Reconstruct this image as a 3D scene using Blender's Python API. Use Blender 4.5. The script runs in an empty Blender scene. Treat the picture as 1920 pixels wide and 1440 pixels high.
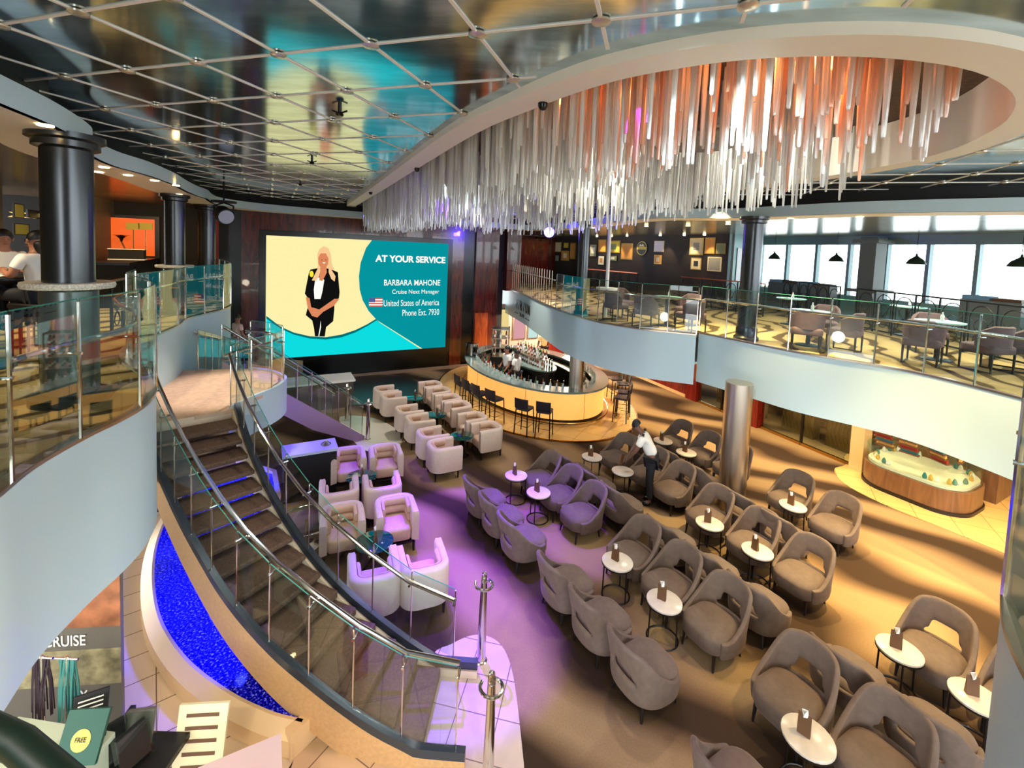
import bpy, bmesh, math, random
from math import sin, cos, pi, radians, sqrt, atan2, hypot
from mathutils import Vector, Matrix
random.seed(7)
SC = bpy.context.scene
COL = SC.collection
# ------------------------------------------------------------------ camera
EYE = 5.0
FPX, CXP, CYP, PITCH, ROLL = 858.0, 965.0, 526.0, .063, .041
_cp, _sp, _cr, _sr = cos(PITCH), sin(PITCH), cos(ROLL), sin(ROLL)
_f = Vector((0, _cp, -_sp)); _r0 = Vector((1, 0, 0)); _u0 = _r0.cross(_f)
_r = _cr*_r0 + _sr*_u0; _u = -_sr*_r0 + _cr*_u0
cd = bpy.data.cameras.new('camera'); cam = bpy.data.objects.new('camera', cd); COL.objects.link(cam)
cam.matrix_world = Matrix(((_r.x, _u.x, -_f.x, 0), (_r.y, _u.y, -_f.y, 0), (_r.z, _u.z, -_f.z, EYE), (0, 0, 0, 1)))
cd.sensor_fit = 'HORIZONTAL'; cd.sensor_width = 36; cd.lens = 36*FPX/1920
cd.shift_x = -(CXP-960)/1920; cd.shift_y = (CYP-720)/1920
cd.clip_start = .05; cd.clip_end = 300
SC.camera = cam
SC.view_settings.view_transform = 'Standard'; SC.view_settings.look = 'None'
SC.view_settings.gamma = 1; SC.view_settings.use_curve_mapping = False
SC.view_settings.exposure = 0.95
try: SC.cycles.transparent_max_bounces = 20
except Exception: pass
# ------------------------------------------------------------------ world and main lights
W = bpy.data.worlds.new('world'); SC.world = W; W.use_nodes = True
W.node_tree.nodes['Background'].inputs[0].default_value = (.9, .96, 1, 1)
W.node_tree.nodes['Background'].inputs[1].default_value = 3.6

def lamp(name, kind, loc, energy, color, size=.3, aim=None, angle=60, blend=.5, sy=None):
    l = bpy.data.lights.new(name, kind); l.energy = energy; l.color = color
    if kind == 'AREA':
        l.size = size
        if sy: l.shape = 'RECTANGLE'; l.size_y = sy
    else:
        l.shadow_soft_size = size
    if kind == 'SPOT': l.spot_size = radians(angle); l.spot_blend = blend
    o = bpy.data.objects.new(name, l); COL.objects.link(o); o.location = loc
    if aim is not None:
        o.rotation_euler = (Vector(aim)-Vector(loc)).to_track_quat('-Z', 'Y').to_euler()
    return o
WARM = (1, .70, .30)
# warm ceiling spots over the right side of the lounge
for lx, ly, tx, ty, e in [(5.2, 8.4, 5.5, 8.0, 1050), (5.6, 6.4, 5.9, 6.1, 1000), (4.6, 10.6, 5.6, 11.5, 850), (5.4, 3.9, 5.0, 4.4, 500)]:
    lamp('warm_spot', 'SPOT', (lx, ly, 6.3), e, WARM, .08, (tx, ty, 0), 66, .85)
for lx, ly, tx, ty, e in [(.2, 9.5, .6, 9.0, 130), (-1.2, 13.0, -1.5, 12.5, 380), (1.4, 6.6, 2.2, 6.0, 220), (-2.6, 6.2, -2.4, 6.0, 90)]:
    lamp('neutral_spot', 'SPOT', (lx, ly, 6.3), e, (1, .86, .7), .12, (tx, ty, 0), 85, .9)
# violet and blue stage light
for lx, ly, tx, ty, e, a in [(-3.7, 11.0, -2.2, 8.2, 500, 44), (-1.6, 10.0, -.7, 7.7, 3200, 30), (.2, 8.5, .9, 8.0, 1500, 26), (-1.6, 7.6, -.7, 5.9, 2600, 28),
                             (-4.6, 10.4, -4.3, 9.6, 600, 36), (1.0, 3.9, .2, 4.6, 160, 46)]:
    lamp('violet_stage_spot', 'SPOT', (lx, ly, 6.25), e, (.15, .015, 1), .06, (tx, ty, 0), a, .35)
for lx, ly, tx, ty in [(-3.9, 5.8, -4.3, 5.8), (-3.1, 5.2, -3.3, 5.1), (-4.4, 6.9, -4.9, 7.2), (-4.6, 8.3, -4.8, 8.5), (-5.2, 8.9, -5.4, 9.0)]:
    lamp('blue_pool_spot', 'SPOT', (lx, ly, .8), 70, (.02, .03, 1), .05, (tx, ty, .2), 110, .5)

# ------------------------------------------------------------------ pixel helpers (a pixel of the 1920x1440 frame to a point)
def ray(px, py):
    return _r*((px-CXP)/FPX) - _u*((py-CYP)/FPX) + _f
def un(px, py, z):
    d = ray(px, py); t = (z-EYE)/d.z
    return (d.x*t, d.y*t)
def onp(px, py, p0, w):
    d = ray(px, py)
    det = d.x*(-w[1]) + w[0]*d.y
    t = (p0[0]*(-w[1]) + w[0]*p0[1])/det
    s = (d.x*t-p0[0])*w[0] + (d.y*t-p0[1])*w[1]
    return s, EYE + d.z*t

# ------------------------------------------------------------------ materials
MATS = {}
def s2l(c): return tuple((x/12.92 if x <= .04045 else ((x+.055)/1.055)**2.4) for x in c)
def mat(name, rgb, rough=.5, metal=0, emit=0, noise=0, nscale=8, coat=0, spec=None, ecol=None, bump=0):
    if name in MATS: return MATS[name]
    m = bpy.data.materials.new(name); m.use_nodes = True; nt = m.node_tree; b = nt.nodes['Principled BSDF']
    c = s2l(rgb)
    b.inputs['Base Color'].default_value = (*c, 1); b.inputs['Roughness'].default_value = rough; b.inputs['Metallic'].default_value = metal
    if coat: b.inputs['Coat Weight'].default_value = coat
    if spec is not None: b.inputs['Specular IOR Level'].default_value = spec
    if emit:
        b.inputs['Emission Color'].default_value = (*(s2l(ecol) if ecol else c), 1); b.inputs['Emission Strength'].default_value = emit
    if noise or bump:
        tc = nt.nodes.new('ShaderNodeTexCoord'); n = nt.nodes.new('ShaderNodeTexNoise'); n.inputs['Scale'].default_value = nscale; n.inputs['Detail'].default_value = 4
        nt.links.new(tc.outputs['Object'], n.inputs['Vector'])
        if noise:
            r = nt.nodes.new('ShaderNodeValToRGB'); r.color_ramp.elements[0].position = .3; r.color_ramp.elements[1].position = .7
            r.color_ramp.elements[0].color = (*[x*(1-noise) for x in c], 1); r.color_ramp.elements[1].color = (*[min(1, x*(1+noise)) for x in c], 1)
            nt.links.new(n.outputs['Fac'], r.inputs['Fac']); nt.links.new(r.outputs['Color'], b.inputs['Base Color'])
        if bump:
            bp = nt.nodes.new('ShaderNodeBump'); bp.inputs['Strength'].default_value = bump
            nt.links.new(n.outputs['Fac'], bp.inputs['Height']); nt.links.new(bp.outputs['Normal'], b.inputs['Normal'])
    MATS[name] = m; return m
def glassmat(name, tint, refl=.12, rough=.0, base=.0, bcol=(.8, .9, .88)):
    m = bpy.data.materials.new(name); m.use_nodes = True; nt = m.node_tree; nt.nodes.remove(nt.nodes['Principled BSDF'])
    o = nt.nodes['Material Output']
    t = nt.nodes.new('ShaderNodeBsdfTransparent'); t.inputs[0].default_value = (*tint, 1)
    g = nt.nodes.new('ShaderNodeBsdfGlossy'); g.inputs['Roughness'].default_value = rough
    f = nt.nodes.new('ShaderNodeLayerWeight'); f.inputs['Blend'].default_value = .3
    mr = nt.nodes.new('ShaderNodeMath'); mr.operation = 'MULTIPLY_ADD'; mr.inputs[1].default_value = .26; mr.inputs[2].default_value = refl
    nt.links.new(f.outputs['Facing'], mr.inputs[0])
    mx = nt.nodes.new('ShaderNodeMixShader'); nt.links.new(mr.outputs[0], mx.inputs[0]); nt.links.new(t.outputs[0], mx.inputs[1]); nt.links.new(g.outputs[0], mx.inputs[2])
    out = mx
    if base:
        d = nt.nodes.new('ShaderNodeBsdfPrincipled'); d.inputs['Base Color'].default_value = (*bcol, 1); d.inputs['Roughness'].default_value = .15
        m2 = nt.nodes.new('ShaderNodeMixShader'); m2.inputs[0].default_value = base
        nt.links.new(mx.outputs[0], m2.inputs[1]); nt.links.new(d.outputs[0], m2.inputs[2]); out = m2
    nt.links.new(out.outputs[0], o.inputs['Surface'])
    MATS[name] = m; return m
def carpet(name, c1, c2, c3, scale, rough=.95, stretch=(1, 1, 1), rot=0, dist=3.5):
    m = bpy.data.materials.new(name); m.use_nodes = True; nt = m.node_tree; b = nt.nodes['Principled BSDF']; b.inputs['Roughness'].default_value = rough
    b.inputs['Specular IOR Level'].default_value = .1
    tc = nt.nodes.new('ShaderNodeTexCoord'); mp = nt.nodes.new('ShaderNodeMapping'); mp.inputs['Scale'].default_value = stretch; mp.inputs['Rotation'].default_value = (0, 0, rot)
    w = nt.nodes.new('ShaderNodeTexWave'); w.inputs['Scale'].default_value = scale; w.inputs['Distortion'].default_value = dist; w.inputs['Detail'].default_value = 2; w.inputs['Detail Scale'].default_value = .6
    r = nt.nodes.new('ShaderNodeValToRGB'); e = r.color_ramp.elements
    e[0].position = .12; e[0].color = (*s2l(c1), 1); e[1].position = .85; e[1].color = (*s2l(c3), 1); k = e.new(.45); k.color = (*s2l(c2), 1)
    n = nt.nodes.new('ShaderNodeTexNoise'); n.inputs['Scale'].default_value = 60
    mx = nt.nodes.new('ShaderNodeMixRGB'); mx.blend_type = 'MULTIPLY'; mx.inputs[0].default_value = .35
    nt.links.new(tc.outputs['Object'], mp.inputs[0]); nt.links.new(mp.outputs[0], w.inputs[0]); nt.links.new(w.outputs['Fac'], r.inputs[0])
    nt.links.new(tc.outputs['Object'], n.inputs[0])
    nt.links.new(r.outputs[0], mx.inputs[1]); nt.links.new(n.outputs['Fac'], mx.inputs[2]); nt.links.new(mx.outputs[0], b.inputs['Base Color'])
    MATS[name] = m; return m
def tilemat(name, rgb, mortar, w, h, rough=.25, rot=0):
    m = bpy.data.materials.new(name); m.use_nodes = True; nt = m.node_tree; b = nt.nodes['Principled BSDF']; b.inputs['Roughness'].default_value = rough
    tc = nt.nodes.new('ShaderNodeTexCoord'); mp = nt.nodes.new('ShaderNodeMapping'); mp.inputs['Rotation'].default_value = (0, 0, rot)
    k = nt.nodes.new('ShaderNodeTexBrick'); k.inputs['Scale'].default_value = 1; k.inputs['Brick Width'].default_value = w; k.inputs['Row Height'].default_value = h
    k.inputs['Mortar Size'].default_value = .006; k.offset = 0
    c = s2l(rgb)
    k.inputs['Color1'].default_value = (*c, 1); k.inputs['Color2'].default_value = (*[x*.93 for x in c], 1); k.inputs['Mortar'].default_value = (*s2l(mortar), 1)
    nt.links.new(tc.outputs['Object'], mp.inputs[0]); nt.links.new(mp.outputs[0], k.inputs[0]); nt.links.new(k.outputs[0], b.inputs['Base Color'])
    MATS[name] = m; return m
def woodmat(name, c1, c2, rough=.25, coat=.5, scale=3):
    m = bpy.data.materials.new(name); m.use_nodes = True; nt = m.node_tree; b = nt.nodes['Principled BSDF']; b.inputs['Roughness'].default_value = rough; b.inputs['Coat Weight'].default_value = coat
    tc = nt.nodes.new('ShaderNodeTexCoord'); mp = nt.nodes.new('ShaderNodeMapping'); mp.inputs['Scale'].default_value = (2, 2, .25)
    n = nt.nodes.new('ShaderNodeTexNoise'); n.inputs['Scale'].default_value = scale; n.inputs['Detail'].default_value = 6; n.inputs['Distortion'].default_value = 1.5
    r = nt.nodes.new('ShaderNodeValToRGB'); r.color_ramp.elements[0].position = .35; r.color_ramp.elements[1].position = .65
    r.color_ramp.elements[0].color = (*s2l(c1), 1); r.color_ramp.elements[1].color = (*s2l(c2), 1)
    nt.links.new(tc.outputs['Object'], mp.inputs[0]); nt.links.new(mp.outputs[0], n.inputs[0]); nt.links.new(n.outputs['Fac'], r.inputs[0]); nt.links.new(r.outputs[0], b.inputs['Base Color'])
    MATS[name] = m; return m
def velvet(name, rgb):
    m = mat(name, rgb, .75, noise=.12, nscale=14); b = m.node_tree.nodes['Principled BSDF']
    b.inputs['Sheen Weight'].default_value = .6; b.inputs['Sheen Roughness'].default_value = .35; b.inputs['Sheen Tint'].default_value = (*s2l([min(1, x*1.35) for x in rgb]), 1)
    return m
def panelmat(name, rgb, rough=.13, metal=.75):
    m = bpy.data.materials.new(name); m.use_nodes = True; nt = m.node_tree; b = nt.nodes['Principled BSDF']
    b.inputs['Metallic'].default_value = metal; b.inputs['Roughness'].default_value = rough
    tc = nt.nodes.new('ShaderNodeTexCoord'); mp = nt.nodes.new('ShaderNodeMapping'); mp.inputs['Scale'].default_value = (1, 3.5, 1); mp.inputs['Rotation'].default_value = (0, 0, .3)
    n = nt.nodes.new('ShaderNodeTexNoise'); n.inputs['Scale'].default_value = 1.6; n.inputs['Detail'].default_value = 8
    r = nt.nodes.new('ShaderNodeValToRGB'); c = s2l(rgb); r.color_ramp.elements[0].position = .3; r.color_ramp.elements[1].position = .75
    r.color_ramp.elements[0].color = (*[x*.7 for x in c], 1); r.color_ramp.elements[1].color = (*[x*1.35 for x in c], 1)
    bp = nt.nodes.new('ShaderNodeBump'); bp.inputs['Strength'].default_value = .012; bp.inputs['Distance'].default_value = .05
    nt.links.new(tc.outputs['Object'], mp.inputs[0]); nt.links.new(mp.outputs[0], n.inputs[0]); nt.links.new(n.outputs['Fac'], r.inputs[0]); nt.links.new(r.outputs[0], b.inputs['Base Color'])
    nt.links.new(n.outputs['Fac'], bp.inputs['Height']); nt.links.new(bp.outputs[0], b.inputs['Normal'])
    MATS[name] = m; return m

M_white = mat('painted_white', (.93, .93, .92), .35)
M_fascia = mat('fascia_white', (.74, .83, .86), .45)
M_soffit = mat('soffit_beige', (.95, .92, .85), .5)
M_ceil = panelmat('ceiling_panel', (.72, .80, .84), .11, .95)
M_ceilw = panelmat('ceiling_panel_warm', (.62, .52, .40), .2, .6)
M_bar = mat('grid_trim', (.93, .91, .87), .5)
M_stud = mat('grid_stud', (.88, .84, .76), .25, .7)
M_dark = mat('shadow_gap', (.04, .04, .05), .6)
M_recess = mat('recess_brown', (.36, .29, .23), .8, noise=.3, nscale=30)
M_chrome = mat('polished_steel', (.86, .84, .82), .12, 1)
M_brushed = mat('brushed_steel', (.74, .70, .64), .3, 1)
M_coldark = mat('column_graphite', (.30, .31, .32), .26, .85)
M_carpet = carpet('carpet_lounge', (.27, .21, .16), (.52, .42, .31), (.68, .57, .42), .26, stretch=(.5, 1.5, 1), rot=-.35, dist=10)
M_deckcarpet = carpet('carpet_deck', (.36, .29, .20), (.70, .60, .42), (.76, .66, .47), .6, stretch=(.8, 1.2, 1), rot=.3, dist=14)
MATS['carpet_deck'].node_tree.nodes['Color Ramp'].color_ramp.elements[1].position = .22
M_stepcarpet = mat('stair_carpet', (.38, .29, .24), .9, noise=.3, nscale=40)
M_land = mat('landing_carpet', (.80, .68, .58), .9, noise=.12, nscale=12)
M_tile = tilemat('floor_tile', (.86, .76, .62), (.45, .36, .28), .6, .6, rot=.5)
M_tilebar = tilemat('bar_tile', (.88, .74, .48), (.6, .48, .3), .6, .6, .2, rot=.5)
M_string = mat('stringer_bronze', (.80, .64, .44), .45, .35, noise=.08, nscale=30)
M_stringw = mat('stringer_cream', (.87, .78, .68), .5)
M_channel = mat('glass_channel', (.30, .33, .37), .3, .8)
M_glass = glassmat('balustrade_glass', (.88, .95, .93), .04)
M_winglass = glassmat('window_glass', (.97, 1, 1), .03)
M_gedge = mat('glass_edge', (.25, .55, .5), .1, 0)
M_rod = glassmat('icicle_glass', (.95, .96, .94), .2, .05, base=.72, bcol=(.90, .91, .87))
M_rodo = glassmat('icicle_glass_amber_lit', (1, .8, .6), .2, .05, base=.7, bcol=(.95, .55, .36))  # orange light of the recess painted into the rod colour
M_wood = woodmat('mahogany', (.22, .05, .04), (.42, .13, .07))
M_woodr = woodmat('red_wood', (.38, .05, .04), (.55, .12, .08))
M_woodo = woodmat('orange_wood', (.55, .22, .08), (.78, .36, .14))
M_black = mat('black_gloss', (.02, .02, .025), .25)
M_blackm = mat('black_matt', (.035, .03, .03), .7)
M_cream = mat('cream_leather', (.86, .78, .72), .45, noise=.04, nscale=20)
M_creamseat = mat('cream_leather_inner', (.84, .72, .62), .5, noise=.05, nscale=20)
M_velvet = velvet('taupe_velvet', (.42, .355, .315))
M_leg = mat('dark_leg', (.07, .05, .05), .4)
M_marble = mat('marble_top', (.86, .82, .77), .2, noise=.06, nscale=9)
M_green = mat('green_glass_top', (.03, .28, .24), .06, .1, coat=1)
M_menu = mat('menu_card', (.40, .27, .16), .5)
M_paper = mat('white_paper', (.95, .94, .92), .7)
M_stool = mat('stool_leather', (.08, .08, .12), .35)
M_bartop = mat('bar_counter', (.47, .55, .52), .12, .1, coat=.5)
M_barglow = mat('backlit_onyx', (.95, .72, .42), .4, emit=.42, ecol=(1, .72, .36), noise=.08, nscale=2)
M_brass = mat('bar_brass', (.75, .6, .35), .2, 1)
M_plum = velvet('plum_fabric', (.40, .31, .33))
M_iron = mat('wrought_iron', (.10, .13, .13), .5, .5)
M_wall = mat('dark_picture_wall', (.17, .14, .13), .6, noise=.1, nscale=3)
M_copper = mat('copper_rail', (.72, .38, .28), .3, .9)
M_skin = mat('skin', (.62, .42, .33), .55); M_skind = mat('skin_dark', (.42, .28, .22), .55); M_hair = mat('hair', (.05, .04, .04), .5)
M_shirt = mat('white_shirt', (.90, .89, .87), .7); M_trouser = mat('navy_trousers', (.05, .06, .11), .7); M_jean = mat('pale_trousers', (.62, .68, .78), .7)
M_lampon = mat('lamp_lens', (1, .9, .7), .5, emit=8, ecol=(1, .88, .65))
M_bluelens = mat('blue_lens', (.8, .8, 1), .5, emit=5, ecol=(.80, .78, 1))
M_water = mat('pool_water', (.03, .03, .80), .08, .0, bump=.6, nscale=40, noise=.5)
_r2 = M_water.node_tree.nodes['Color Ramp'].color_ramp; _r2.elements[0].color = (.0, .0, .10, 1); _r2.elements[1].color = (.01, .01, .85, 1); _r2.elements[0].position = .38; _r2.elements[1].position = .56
_e = _r2.elements.new(.70); _e.color = (.5, .5, 1, 1)  # speckled like glass pebbles; the pale stop paints sparkles of light into the colour
M_rim = mat('pool_rim', (.90, .76, .56), .3, .25)
M_stage = mat('stage_floor', (.14, .07, .06), .35)
M_teal = mat('teal_light', (.1, .75, .78), .3)

# ------------------------------------------------------------------ mesh helpers
class MB:
    def __init__(s): s.v = []; s.f = []
    def add(s, vs, fs):
        n = len(s.v); s.v += [tuple(v) for v in vs]; s.f += [tuple(i+n for i in f) for f in fs]; return s
    def box(s, c, d, rz=0, tilt=None):
        x, y, z = d[0]/2, d[1]/2, d[2]/2
        P = [Vector((sx*x, sy*y, sz*z)) for sz in (-1, 1) for sx, sy in ((-1, -1), (1, -1), (1, 1), (-1, 1))]
        R = Matrix.Rotation(rz, 3, 'Z')
        if tilt: R = R @ Matrix.Rotation(tilt[1], 3, tilt[0])
        return s.add([R @ p + Vector(c) for p in P], [(0, 3, 2, 1), (4, 5, 6, 7), (0, 1, 5, 4), (1, 2, 6, 5), (2, 3, 7, 6), (3, 0, 4, 7)])
    def tube(s, path, r, n=8, closed=False, caps=True):
        path = [Vector(p) for p in path]; m = len(path); rr = r if isinstance(r, (list, tuple)) else [r]*m
        vs = []; up = Vector((0, 0, 1)); prev = None
        for i, p in enumerate(path):
            if closed: t = path[(i+1) % m]-path[i-1]
            else: t = path[min(i+1, m-1)]-path[max(i-1, 0)]
            t.normalize()
            if prev is None:
                a = up.cross(t) if abs(t.z) < .95 else Vector((1, 0, 0)).cross(t)
            else: a = prev - t*prev.dot(t)
            a.normalize(); prev = a; b = t.cross(a)
            vs += [p + (a*cos(2*pi*k/n) + b*sin(2*pi*k/n))*rr[i] for k in range(n)]
        fs = []
        for i in range(m if closed else m-1):
            for k in range(n):
                a0 = i*n+k; a1 = i*n+(k+1) % n; b0 = ((i+1) % m)*n+k; b1 = ((i+1) % m)*n+(k+1) % n
                fs.append((a0, a1, b1, b0))
        if caps and not closed: fs.append(tuple(range(n-1, -1, -1))); fs.append(tuple((m-1)*n+k for k in range(n)))
        return s.add(vs, fs)
    def lathe(s, prof, c=(0, 0, 0), n=24):
        vs = []; m = len(prof)
        for r, z in prof: vs += [(c[0]+r*cos(2*pi*k/n), c[1]+r*sin(2*pi*k/n), c[2]+z) for k in range(n)]
        fs = [(i*n+k, i*n+(k+1) % n, (i+1)*n+(k+1) % n, (i+1)*n+k) for i in range(m-1) for k in range(n)]
        fs.append(tuple(range(n-1, -1, -1))); fs.append(tuple((m-1)*n+k for k in range(n)))
        return s.add(vs, fs)
    def prism(s, poly, z0, z1):
        n = len(poly)
        if sum(poly[i][0]*poly[(i+1) % n][1]-poly[(i+1) % n][0]*poly[i][1] for i in range(n)) < 0: poly = poly[::-1]
        vs = [(p[0], p[1], z0) for p in poly] + [(p[0], p[1], z1) for p in poly]
        fs = [tuple(range(n-1, -1, -1)), tuple(range(n, 2*n))] + [(i, (i+1) % n, n+(i+1) % n, n+i) for i in range(n)]
        return s.add(vs, fs)
    def strip(s, A, B, closed=False):
        n = len(A); m = n if closed else n-1
        return s.add(list(A)+list(B), [(i, (i+1) % n, n+(i+1) % n, n+i) for i in range(m)])
    def sweep(s, secs, closed=False, caps=True):
        k = len(secs[0]); n = len(secs); vs = [p for q in secs for p in q]; fs = []
        for i in range(n if closed else n-1):
            j = (i+1) % n
            for a in range(k): fs.append((i*k+a, i*k+(a+1) % k, j*k+(a+1) % k, j*k+a))
        if caps and not closed: fs.append(tuple(range(k-1, -1, -1))); fs.append(tuple((n-1)*k+a for a in range(k)))
        return s.add(vs, fs)
    def mesh(s, name, m, smooth=True, ang=35):
        me = bpy.data.meshes.new(name); me.from_pydata([tuple(v) for v in s.v], [], s.f); me.validate()
        bm = bmesh.new(); bm.from_mesh(me); bmesh.ops.recalc_face_normals(bm, faces=bm.faces); bm.to_mesh(me); bm.free()
        me.materials.append(m)
        if smooth:
            for p in me.polygons: p.use_smooth = True
            me.set_sharp_from_angle(angle=radians(ang))
        return me
def ob(name, mb, m, parent=None, loc=None, rz=0, smooth=True, ang=35, **k):
    me = mb if isinstance(mb, bpy.types.Mesh) else mb.mesh(name, m, smooth, ang)
    o = bpy.data.objects.new(name, me); COL.objects.link(o)
    if parent: o.parent = parent
    if loc is not None: o.location = loc
    if rz: o.rotation_euler = (0, 0, rz)
    for a, b in k.items(): o[a] = b
    return o
def tag(o, label, cat, group=None):
    o['label'] = label; o['category'] = cat
    if group: o['group'] = group
    return o
def thing(name, label, cat, loc=(0, 0, 0), rz=0, group=None):
    o = bpy.data.objects.new(name, None); COL.objects.link(o); o.location = loc; o.rotation_euler = (0, 0, rz); o.empty_display_size = .1
    return tag(o, label, cat, group)
def struct(name, mb, m, parent=None, **k):
    o = ob(name, mb, m, parent, **k)
    if parent is None: o['kind'] = 'structure'
    return o
def kids(o): return [c for c in COL.objects if c.parent == o]
def dup(root, loc, rz, label, group=None):
    r = root.copy(); COL.objects.link(r); r.location = loc; r.rotation_euler = (0, 0, rz); r['label'] = label
    if group: r['group'] = group
    for ch in KIDS[root.name]:
        c = ch.copy(); COL.objects.link(c); c.parent = r
        for g in KIDS.get(ch.name, []):
            d = g.copy(); COL.objects.link(d); d.parent = c
    return r
KIDS = {}
def reg(root):
    KIDS[root.name] = kids(root)
    for c in KIDS[root.name]: KIDS[c.name] = kids(c)
    return root
def cr(pts, n=8, closed=False):
    P = [Vector(p) for p in pts]; out = []; m = len(P)
    for i in range(m if closed else m-1):
        p0 = P[i-1] if (closed or i > 0) else P[0]*2-P[1]; p1 = P[i]; p2 = P[(i+1) % m]; p3 = P[(i+2) % m] if (closed or i+2 < m) else P[-1]*2-P[-2]
        for k in range(n):
            t = k/n; out.append(.5*((2*p1)+(p2-p0)*t+(2*p0-5*p1+4*p2-p3)*t*t+(3*p1-p0-3*p2+p3)*t**3))
    if not closed: out.append(P[-1])
    return out
def offs(P, d, closed=False):
    out = []; n = len(P)
    for i in range(n):
        if closed: t = P[(i+1) % n]-P[i-1]
        else: t = P[min(i+1, n-1)]-P[max(i-1, 0)]
        t = Vector((t[0], t[1])).normalized(); q = Vector((P[i][0]-t.y*d, P[i][1]+t.x*d))
        out.append(q if len(P[i]) == 2 else Vector((q.x, q.y, P[i][2])))
    return out
def resample(P, step):
    P = [Vector(p) for p in P]; L = [0]
    for a, b in zip(P, P[1:]): L.append(L[-1]+(b-a).length)
    n = max(1, round(L[-1]/step)); out = []; j = 0
    for k in range(n+1):
        s = L[-1]*k/n
        while j < len(P)-2 and L[j+1] < s: j += 1
        t = (s-L[j])/max(1e-9, L[j+1]-L[j]); out.append(P[j].lerp(P[j+1], min(1, max(0, t))))
    return out
def xy(P): return [(p[0], p[1]) for p in P]
def band(P, z0, z1, th=.04):
    """thin wall following curve P from z0 to z1, with thickness"""
    Q = offs(P, th); mb = MB()
    mb.sweep([[(p[0], p[1], z0), (p[0], p[1], z1), (q[0], q[1], z1), (q[0], q[1], z0)] for p, q in zip(P, Q)])
    return mb
WD = Vector((.874, .485))     # across the ship, along the screen wall
AD = Vector((.485, -.874))    # along the ship, toward the camera side

# ================================================================== SETTING
ZD, ZU, ZC = 3.25, 2.15, 6.45       # upper deck floor, underside of fascia, ceiling
floor = struct('floor', MB().prism([(-16, -4), (20, -4), (20, 34), (-16, 34)], -.1, 0), M_carpet)
# right deck edge (far to near), then round the camera, then left deck edge (near to far)
edgeR = [(-2.1, 24.4), (-.9, 22.6), (.2, 19.0), (.95, 15.6), (1.5, 13.1), (2.1, 11.75), (3.0, 10.75), (4.15, 10.25)]
edgeR2 = [(4.33, 10.55), (4.95, 9.55), (5.5, 8.65), (6.2, 7.95), (6.62, 7.4), (6.85, 6.6), (6.95, 5.8), (6.8, 5.0), (5.8, 4.3), (4.6, 3.75), (3.6, 3.12), (2.95, 2.58), (2.45, 2.12), (2.15, 1.7), (1.9, 1.3), (1.5, .85), (.9, .5)]
edgeN = [(.2, .28), (-.3, .36), (-.66, .62)]
edgeL = [(-1.3, .75), (-2.0, 1.1), (-2.65, 1.7), (-3.03, 2.3), (-3.26, 2.82), (-3.45, 3.25), (-3.56, 3.75), (-3.6, 4.15), (-3.7, 4.55), (-3.98, 5.05), (-4.6, 5.7), (-5.4, 6.35), (-5.95, 7.1), (-6.2, 7.9), (-6.5, 8.8), (-6.9, 9.6), (-7.03, 10.4), (-7.1, 11.1), (-7.4, 11.9), (-8.3, 13.1), (-9.8, 14.6), (-12.5, 16.5)]
V2 = lambda L: [Vector(p) for p in L]
cR1 = cr(V2(edgeR), 5); cR2 = cr(V2(edgeR2), 5); cL = cr(V2(edgeN+edgeL), 5)
cDeck = cR1 + cR2 + cL
deckpoly = xy(offs(cDeck, .05)) + [(-16, 17), (-16, -4), (20, -4), (20, 34), (-2.5, 34)]
floor2 = struct('floor_upper', MB().prism(deckpoly, ZD-.06, ZD), M_deckcarpet)
struct('ceiling_lower', MB().prism(deckpoly, 2.55, 2.6), M_white)
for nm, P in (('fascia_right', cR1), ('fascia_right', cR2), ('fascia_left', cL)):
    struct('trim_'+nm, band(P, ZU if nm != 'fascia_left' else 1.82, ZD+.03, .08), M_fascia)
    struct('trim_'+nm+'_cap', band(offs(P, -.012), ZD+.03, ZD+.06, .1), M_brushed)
# upper ceiling with oval opening
ringN = [(-5.9, 16.9), (-4.9, 14.6), (-3.4, 11.5), (-1.5, 7.5), (-.5, 5.45), (.1, 4.5), (.52, 3.92), (.9, 3.55), (1.5, 3.22), (2.2, 3.1), (2.95, 3.2), (3.6, 3.5), (4.15, 3.95), (4.62, 4.6), (5.0, 5.6), (4.9, 6.8), (4.4, 8.2), (3.45, 9.8), (2.2, 11.6), (.4, 13.6), (-1.8, 15.8), (-3.8, 17.3), (-5.3, 17.9)]
cRing = cr(V2(ringN), 4, True)
cRingO = offs(cRing, .30, True)
def area2(P): return sum(P[i][0]*P[(i+1) % len(P)][1]-P[(i+1) % len(P)][0]*P[i][1] for i in range(len(P)))
if abs(area2(cRingO)) < abs(area2(cRing)): cRingO = offs(cRing, -.30, True)
ins = cRing if abs(area2(cRing)) < abs(area2(cRingO)) else cRingO
# ceiling sheet = big rectangle with hole bridged
def holed(outer, hole, z, name, m):
    bm = bmesh.new(); ov = [bm.verts.new((p[0], p[1], z)) for p in outer]; hv = [bm.verts.new((p[0], p[1], z)) for p in hole]
    es = [bm.edges.new((L[i], L[(i+1) % len(L)])) for L in (ov, hv) for i in range(len(L))]
    bmesh.ops.triangle_fill(bm, use_beauty=True, use_dissolve=False, edges=es)
    me = bpy.data.meshes.new(name); bm.to_mesh(me); bm.free(); me.materials.append(m)
    o = bpy.data.objects.new(name, me); COL.objects.link(o); return o
ceil = holed([(-16, -4), (20, -4), (20, 34), (-16, 34)], cRingO, ZC, 'ceiling', M_ceil); ceil['kind'] = 'structure'
struct('ceiling_recess', MB().prism(xy(offs(cRing, 0)), 6.95, 7.0), M_recess)
rs = []
for p, q in zip(cRing, cRingO): rs.append([(p.x, p.y, 6.37), (p.x, p.y, 6.97), (q.x, q.y, 6.97), (q.x, q.y, 6.37)])
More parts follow.
